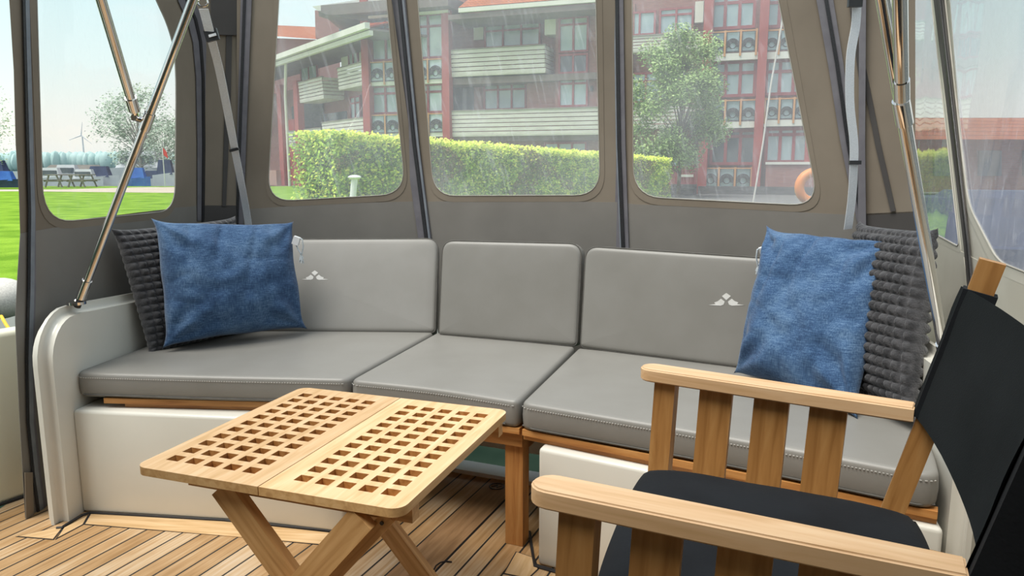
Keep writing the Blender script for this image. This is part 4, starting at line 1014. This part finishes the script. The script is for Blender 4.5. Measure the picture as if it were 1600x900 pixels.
# upper roof block left of the stair bay
part('upper_eave', B, 497, 700, 0, 12, .9, 3, 'soffit', z0=B.sz(600, 17, .9)[1]); 
def quadpoly(name, pts, y, th, mat, parent=bld):
    bm = bmesh.new(); q = [Yp(px, py, y) for px, py in pts]; prism(bm, q, V((0, th, 0))); return mk(name, bm, mat, parent, smooth=False)
quadpoly('upper_eave', [(488, 10), (498, 18), (640, 10), (640, -12), (600, -6)], 38.5, 5, 'white_render')
quadpoly('upper_eave_soffit', [(496, 17), (508, 22), (566, 32), (640, 26), (640, 8)], 38.3, 5, 'soffit')
quadpoly('stair_tower', [(492, 16), (493, 60), (532, 60), (532, 20)], 46, 4, 'brick_red'); quadpoly('upper_wall', [(530, 24), (530, 52), (572, 44), (572, 20)], 45, 3, 'window_dark')
quadpoly('upper_window', [(543, 29), (543, 40), (565, 38), (565, 32)], 44.8, .1, 'window_glass')
# neighbouring house with an orange roof behind the wing
nb = thing('brick_house', 'dark red brick house with orange tiled roof behind the left end of the apartment building', 'house', tuple(Yp(440, 280, 70)[:2])+(0,))
def qp(name, pts, y, th, mat): 
    bm = bmesh.new(); prism(bm, [Yp(px, py, y) for px, py in pts], V((0, th, 0))); return mk(name, bm, mat, nb, smooth=False)
qp('wall', [(380, 58), (500, 62), (500, 285), (380, 285)], 70, 8, 'brick_red')
bm = bmesh.new(); r4 = [Yp(370, 52, 68.5), Yp(507, 62, 68.5), Yp(535, 44, 76), Yp(400, 38, 76)]; f = bm.faces.new([bm.verts.new(p) for p in r4]); bmesh.ops.solidify(bm, geom=[f], thickness=.3); mk('roof', bm, 'roof_tile', nb, smooth=False)
for x in (424, 428.5): qp('window', [(x, 160), (x, 260), (x+3.5, 260), (x+3.5, 160)], 69.8, .2, 'window_glass')
# house on the right, seen through the side windows
rh = thing('brick_house', 'low red house with orange roof seen through the right side windows', 'house', (19.5, 27, 0))
def qr(name, pts, y, th, mat):
    bm = bmesh.new(); prism(bm, [Yp(px, py, y) for px, py in pts], V((0, th, 0))); return mk(name, bm, mat, rh, smooth=False)
qr('wall', [(1372, 218), (1372, 300), (2100, 300), (2100, 218)], 27, 6, 'brick_red')
bm = bmesh.new(); r4 = [Yp(1360, 218, 26), Yp(2120, 218, 26), Yp(2080, 184, 31), Yp(1395, 184, 31)]; f = bm.faces.new([bm.verts.new(p) for p in r4]); bmesh.ops.solidify(bm, geom=[f], thickness=.3); mk('roof', bm, 'roof_tile', rh, smooth=False)
for k in range(8): qr('window', [(1390+k*70, 235), (1390+k*70, 275), (1425+k*70, 275), (1425+k*70, 235)], 26.9, .1, 'window_dark')
t = thing('moored_boat', 'navy blue covered boat seen low through the right side windows', 'boat', (6.9, 10.2, -.6))
for nm, mt, z0, z1, sx, sy in (('hull', 'navy_cover', .0, .75, 1, 1), ('cover', 'navy_cover', .72, 1.35, .8, .75), ('wheelhouse_cover', 'navy_cover', 1.2, 1.44, .3, .5)):
    bm = bmesh.new(); vs = box(bm, -3.6*sx, 3.6*sx, -1.2*sy, 1.2*sy, z0, z1)
    for v in vs[4:]: v.co.x *= (1.08 if nm == 'hull' else .75); v.co.y *= (1.05 if nm == 'hull' else .6)
    bevel_all(bm, .12, 3); mk(nm, bm, mt, t, Matrix.Translation((6.9, 10.2, -.6)) @ Matrix.Rotation(-.35, 4, 'Z'))
# red gate and steps
gt = thing('garden_gate', 'dark red slatted gate beside the right end of the hedge', 'gate', tuple(Zp(1072, 296)))
bm = bmesh.new(); M = B.M; a, b, c_, d_ = B.rect(1056, 1087, 263, 293, .9)
for k in range(12): x = a+(b-a)*k/11; box(bm, x-.025, x+.025, -.93, -.88, c_, d_)
box(bm, a, b, -.95, -.9, d_-.1, d_); box(bm, a, b, -.95, -.9, c_+.1, c_+.2); mk('gate_slats', bm, 'red_frame', gt, M, smooth=False)
bm = bmesh.new(); box(bm, a+.1, a+.75, -.98, -.955, c_+(d_-c_)*.55, c_+(d_-c_)*.68); mk('name_plate', bm, 'white_render', gt, M, smooth=False)
stp_ = thing('garden_steps', 'low grey brick steps in front of the red gate', 'steps', tuple(Zp(1068, 305)))
for k in range(3):
    bm = bmesh.new(); a, b, c_, d_ = B.rect(1049, 1088, 294, 300, 1.4); box(bm, a, b, -2.6+k*.5, -1.2, k*.15, k*.15+.15); mk('step', bm, 'brick_dark', stp_, M, smooth=False)

# ================================================================== PLANTING
def leaves(bm, pts, size, flat_=.5, mi=0, bias=V((0, -.2, .6))):
    for p in pts:
        a = V((random.uniform(-1, 1), random.uniform(-1, 1), random.uniform(-1, 1))).normalized(); a = (a*(1 if a.dot(bias) > 0 else -1)+bias).normalized(); b = a.orthogonal().normalized(); c = a.cross(b)
        s = size*random.uniform(.6, 1.3); an = random.uniform(0, 6.28); d1 = (b*math.cos(an)+c*math.sin(an))*s; d2 = (c*math.cos(an)-b*math.sin(an))*s*flat_
        f = bm.faces.new([bm.verts.new(p-d1), bm.verts.new(p+d2+a*s*.1), bm.verts.new(p+d1), bm.verts.new(p-d2+a*s*.1)]); f.material_index = mi
hedge = thing('hedge', 'long clipped beech hedge with bright yellow-green tips in front of the building', 'hedge', tuple(Yp(780, 300, 17)[:2])+(0,))
hA, hB = Yp(522, 240, 13.2), Yp(1046, 270, 27.0); hA.z = hB.z = 0
hd = (hB-hA); HL = hd.length; hd.normalize(); hn = V((hd.y, -hd.x, 0))
if hn.y > 0: hn = -hn
def hh_(s): return 1.74-.29*min(1, s/HL)+.05*noise.noise(V((s*1.2, 0, 3)))
bm = bmesh.new(); N = 60; prev = None
for i in range(N+1):
    s = .25+(HL-.35)*i/N; h = hh_(s)-.10; c = hA+hd*s
    cur = [bm.verts.new(c+hn*.0+V((0, 0, 0))), bm.verts.new(c+V((0, 0, h))), bm.verts.new(c-hn*1.0+V((0, 0, h))), bm.verts.new(c-hn*1.0)]
    if prev:
        for k in range(4): bm.faces.new((prev[k], prev[(k+1) % 4], cur[(k+1) % 4], cur[k]))
    else: bm.faces.new(cur)
    prev = cur
bm.faces.new(prev[::-1]); bmesh.ops.recalc_face_normals(bm, faces=bm.faces[:])
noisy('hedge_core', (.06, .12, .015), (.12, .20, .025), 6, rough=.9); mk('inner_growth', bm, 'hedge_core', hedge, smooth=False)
bm = bmesh.new(); fp = []; rp_ = []; tp = []
for k in range(42000):
    s = HL*random.random()**1.25; h = hh_(s); z = h*random.random(); c = hA+hd*s
    bulge = .10*noise.noise(V((s*2.2, z*2.6, 0)))+.06*noise.noise(V((s*6, z*6, 5)))
    p = c+hn*(random.uniform(-.04, .10)+bulge)+V((0, 0, z))
    if noise.noise(V((s*.55+4, z*1.3, 9))) > .22 and random.random() < .7: rp_.append(p)
    elif z > h-.16 and random.random() < .65: tp.append(p)
    elif noise.noise(V((s*3, z*3, 20))) > .32 and random.random() < .5: tp.append(p)
    else: fp.append(p)
for k in range(9000):
    s = HL*random.random()**1.25; p = hA+hd*s-hn*random.uniform(-.1, 1.05)+V((0, 0, hh_(s)+random.uniform(-.1, .07))); tp.append(p)
for k in range(3500): p = hA+hd*random.uniform(-.12, .3)-hn*random.uniform(-.1, 1.05)+V((0, 0, 1.78*random.random())); fp.append(p)
leaves(bm, fp, .036, .62, 0, V((-.3, -.7, .7))); leaves(bm, tp, .036, .62, 1, V((-.3, -.7, .7))); leaves(bm, rp_, .036, .62, 2, V((-.3, -.7, .7)))
mk('foliage', bm, ['hedge_leaf', 'hedge_tip', 'hedge_rust'], hedge, smooth=False)
def tree(label, base, h, r, n, lm, dens=1, leaf=.09, core=.55, zlow=.25, cat='tree', squash=1.0):
    t = thing('tree', label, cat, tuple(base)); rnd = random.Random(hash(label) % 999 if False else len(label))
    bm = bmesh.new(); tube(bm, [base, base+V((.05, 0, h*.3)), base+V((0, 0, h*.6)), base+V((.1, 0, h*.9))], [r*.045, r*.035, r*.02, r*.006], 8)
    cl = []
    for k in range(44):
        a = rnd.uniform(0, 6.28); q = rnd.uniform(.25, 1)**.6; zz = rnd.uniform(zlow, 1); rad = r*q*math.sqrt(max(.05, 1-((zz-.6)/.45)**2))*squash
        c = base+V((math.cos(a)*rad, math.sin(a)*rad, h*zz)); cl.append(c)
        tube(bm, [base+V((0, 0, h*zz*.55)), (base+V((0, 0, h*zz*.7))).lerp(c, .5), c], [r*.014, r*.008, r*.003], 5)
    mk('trunk', bm, 'pale_bark' if lm == 'pale_leaf' else 'bark', t); bm = bmesh.new(); ps = []
    for k in range(n):
        c = rnd.choice(cl); rr = r*.36*rnd.random()**.6; d = V((rnd.gauss(0, 1), rnd.gauss(0, 1), rnd.gauss(0, .8))).normalized()
        ps.append(c+d*rr)
    leaves(bm, ps, leaf, .45); mk('foliage', bm, lm, t, smooth=False); return t
tb = Yp(1060, 290, 29); tb.z = 0
tree('light green leafy young tree standing in front of the building behind the hedge end', tb, 5.9, 1.75, 30000, 'tree_leaf', leaf=.07, zlow=.24)
tb = Yp(222, 290, 62); tb.z = 0
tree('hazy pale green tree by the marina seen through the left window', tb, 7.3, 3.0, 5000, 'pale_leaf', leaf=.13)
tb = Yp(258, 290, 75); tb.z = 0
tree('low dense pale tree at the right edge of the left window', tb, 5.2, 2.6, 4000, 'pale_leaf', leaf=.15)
tb = Yp(-52, 290, 40); tb.z = 0
tree('sparse tree cut off by the left edge of the picture', tb, 6.2, 2.4, 3500, 'pale_leaf', leaf=.08)
# distant tree line across the water
bm = bmesh.new(); N = 420
for i in range(N):
    x = -290+i*.77; hgt = 9.6+1.8*noise.noise(V((x*.03, 0, 0)))+.8*noise.noise(V((x*.2, 3, 0)))
    bmesh.ops.create_icosphere(bm, subdivisions=2, radius=1, matrix=Matrix.Translation((x, 350+random.uniform(-6, 6), hgt/2-1)) @ Matrix.Diagonal((random.uniform(1.4, 3.4), 3, hgt/2*random.uniform(.8, 1.08), 1)))
tag(mk('distant_woodland', bm, 'hazed_trees'), 'hazy line of distant trees beyond the marina on the horizon', 'trees', kind='stuff')

# ================================================================== MARINA AND LAWN THINGS
def boat(px, y, L_, h, hullm, coverm, label, cov=1.0, mast=0):
    b = Yp(px, 288, y); b.z = -.05; t = thing('moored_boat', label, 'boat', tuple(b), 'boats moored in the marina')
    bm = bmesh.new(); prof = [(-.5, .0), (.40, 0), (.5, .55), (-.5, .42)]
    N = 8; rings = []
    for i in range(N+1):
        u_ = i/N; wd = .16*math.sin(math.pi*min(1, .35+u_*.65))**.6*L_ if u_ < 1 else .01
        x = (-.5+u_)*L_; sh = h*(.42+.13*u_); rings.append([bm.verts.new((x, -wd*.7, 0)), bm.verts.new((x, -wd, sh)), bm.verts.new((x, wd, sh)), bm.verts.new((x, wd*.7, 0))])
    for i in range(N):
        for k in range(4): bm.faces.new((rings[i][k], rings[i][(k+1) % 4], rings[i+1][(k+1) % 4], rings[i+1][k]))
    bm.faces.new(rings[0][::-1]); bm.faces.new(rings[-1]); M = Matrix.Translation(b)
    mk('hull', bm, hullm, t, M)
    bm = bmesh.new(); vs = box(bm, -.36*L_*cov, .26*L_*cov, -.12*L_, .12*L_, h*.44, h)
    for v in vs[4:]: v.co.x = v.co.x*.72; v.co.y *= .6
    bevel_all(bm, .08, 2); mk('cover' if coverm != 'boat_white' else 'cabin', bm, coverm, t, M)
    if coverm == 'boat_white':
        bm = bmesh.new(); box(bm, -.28*L_, .18*L_, -.126*L_, -.09*L_, h*.6, h*.85); mk('cabin_window', bm, 'window_dark', t, M)
    if mast: bm = bmesh.new(); tube(bm, [(0, 0, h*.5), (0, 0, mast)], .05, 6); mk('mast', bm, 'boat_white', t, M)
for a_ in ((8, 44, 1.9, 1.0, 'navy_cover', 'blue_tarp', 'boat under a bright blue tarpaulin at the left picture edge', 1.2),
           (-4, 52, 3.0, 1.7, 'boat_white', 'navy_cover', 'navy covered boat behind the blue tarpaulin boat', 1),
           (84, 50, 2.2, 1.2, 'boat_white', 'boat_white', 'white cabin boat behind the first picnic table', 1),
           (110, 52, 2.6, 1.4, 'boat_white', 'boat_white', 'white cabin boat behind the second picnic table', 1),
           (136, 50, 2.2, 1.1, 'boat_white', 'boat_white', 'small white boat just right of the picnic tables', 1),
           (160, 51, 2.4, 1.3, 'boat_white', 'navy_cover', 'white boat with dark cover left of the slanting pole', 1),
           (217, 47, 1.5, 1.2, 'blue_tarp', 'blue_tarp', 'small boat wrapped in bright blue cover right of the pole', 1.2),
           (240, 50, 1.6, 1.0, 'boat_white', 'navy_cover', 'low white boat with navy cover between the blue boat and the window edge', 1),
           (262, 49, 1.7, 1.7, 'boat_white', 'navy_cover', 'boat with tall navy canopy at the right edge of the left window', 1),
           (228, 70, 6.5, 2.7, 'boat_white', 'boat_white', 'long pale boat at the back of the marina behind the slanting pole', 1),
           (125, 80, 9.0, 1.5, 'grey_wood', 'slats_dark', 'long low grey covered barge behind the picnic tables', 1.1)):
    boat(*a_)
def picnic(px, label):
    b = Zp(px, 293); t = thing('picnic_table', label, 'picnic table', tuple(b), 'picnic tables on the lawn'); M = Matrix.Translation(b)
    for nm, x0, x1, z0, z1 in (('table_top', -.32, .32, .70, .76), ('bench_seat', -.60, -.40, .40, .45), ('bench_seat', .40, .60, .40, .45)):
        bm = bmesh.new(); box(bm, x0, x1, 0, 1.8, z0, z1); mk(nm, bm, 'grey_wood', t, M, smooth=False)
    for y in (.25, 1.5):
        for s in (-1, 1):
            bm = bmesh.new(); tube(bm, [(s*.50, y, 0), (s*.22, y, .72)], .05, 4); mk('leg', bm, 'grey_wood', t, M, smooth=False)
        bm = bmesh.new(); box(bm, -.55, .55, y-.03, y+.03, .33, .41); mk('brace', bm, 'grey_wood', t, M, smooth=False)
picnic(80, 'weathered wooden picnic table on the lawn, left of the two'); picnic(116, 'weathered wooden picnic table on the lawn, right of the two')
wt = Yp(133, 262, 400); wt.z = 0; t = thing('wind_turbine', 'faint white wind turbine on the horizon behind the trees', 'wind turbine', tuple(wt))
mk('tower', tube(bmesh.new(), [wt, wt+V((0, 0, 18))], [.6, .3], 8), 'boat_white', t)
for k in range(3):
    an = math.radians(80+120*k); mk('blade', tube(bmesh.new(), [wt+V((0, -1, 18)), wt+V((7*math.cos(an), -1, 18+7*math.sin(an)))], [.35, .1], 6), 'boat_white', t)
fg = Yp(258, 290, 46); fg.z = 0; t = thing('flag', 'small orange-red flag on a pole by the marina', 'flag', tuple(fg))
mk('flag_pole', tube(bmesh.new(), [fg, fg+V((0, 0, 2.4))], .03, 6), 'boat_white', t)
bm = bmesh.new(); prism(bm, [fg+V(p) for p in ((0, 0, 2.4), (.25, 0, 2.1), (.3, 0, 1.7), (.05, 0, 1.9))], V((0, .02, 0))); mk('flag_cloth', bm, 'red_gloss', t, smooth=False)
# post with cap
pb0, pb1 = Yp(545, 400, 10.5), Yp(554, 277, 10.5); pb0.z = 0; t = thing('mooring_post', 'slim white and red post with flat round cap in front of the hedge', 'post', tuple(pb0))
mk('shaft', tube(bmesh.new(), [pb0, pb1], .045, 12), 'white_paint', t)
mk('red_band', tube(bmesh.new(), [pb0+V((-.06, 0, -.02)), pb0.lerp(pb1, .72)+V((-.05, 0, 0))], [.05, .02], 10), 'red_gloss', t)
bm = bmesh.new(); bmesh.ops.create_uvsphere(bm, u_segments=16, v_segments=8, radius=.095, matrix=Matrix.Translation(pb1) @ Matrix.Diagonal((1, 1, .35, 1))); mk('cap', bm, 'white_paint', t)
# bicycle
bb = Zp(495, 290.5); t = thing('bicycle', 'bicycle parked in front of the dark wall left of the hedge', 'bicycle', tuple(bb))
def wheel(cx): 
    bm = bmesh.new(); tube(bm, [bb+V((cx+.33*math.cos(a), 0, .34+.33*math.sin(a))) for a in [k*math.pi/10 for k in range(20)]], .022, 6, True)
    for k in range(8): a = k*math.pi/8; tube(bm, [bb+V((cx+.33*math.cos(a), 0, .34+.33*math.sin(a))), bb+V((cx-.33*math.cos(a), 0, .34-.33*math.sin(a)))], .004, 3)
    mk('wheel', bm, 'iron', t)
wheel(-.5); wheel(.5)
bm = bmesh.new()
for a, b in (((-.5, .34), (-.2, .85)), ((-.5, .34), (-.05, .3)), ((-.2, .95), (-.05, .3)), ((-.18, .85), (.35, .85)), ((-.05, .3), (.38, .8)), ((.33, 1.0), (.5, .34)), ((.3, 1.0), (.2, 1.05))): tube(bm, [bb+V((a[0], 0, a[1])), bb+V((b[0], 0, b[1]))], .02, 6)
mk('bike_frame', bm, 'boat_white', t); bm = bmesh.new(); tube(bm, [bb+V((-.3, 0, .97)), bb+V((-.08, 0, .97))], .04, 6); mk('saddle', bm, 'black_rubber', t)
# orange float, ropes by the right window
c = Yp(1274, 292, 6); bm = bmesh.new(); tube(bm, [c+V((.13*math.cos(a), 0, .12*math.sin(a))) for a in [k*math.pi/12 for k in range(24)]], .038, 12, True)
tag(mk('life_ring', bm, 'orange_gloss'), 'orange ring float outside the lower right corner of the right back window', 'life ring')
for k, (pts, lab) in enumerate((([(1232, -20), (1205, 130), (1192, 225), (1176, 322)], 'thin pale rope slanting outside the right back window, leftmost of the two'),
                                ([(1266, -40), (1268, 100), (1273, 240), (1274, 268)], 'thin pale rope from which the orange ring float hangs'))):
    bm = bmesh.new(); tube(bm, [Yp(x, y, 7 if k == 0 else 6) for x, y in pts], .008, 6); tag(mk('rigging_rope', bm, 'rope'), lab, 'rope')
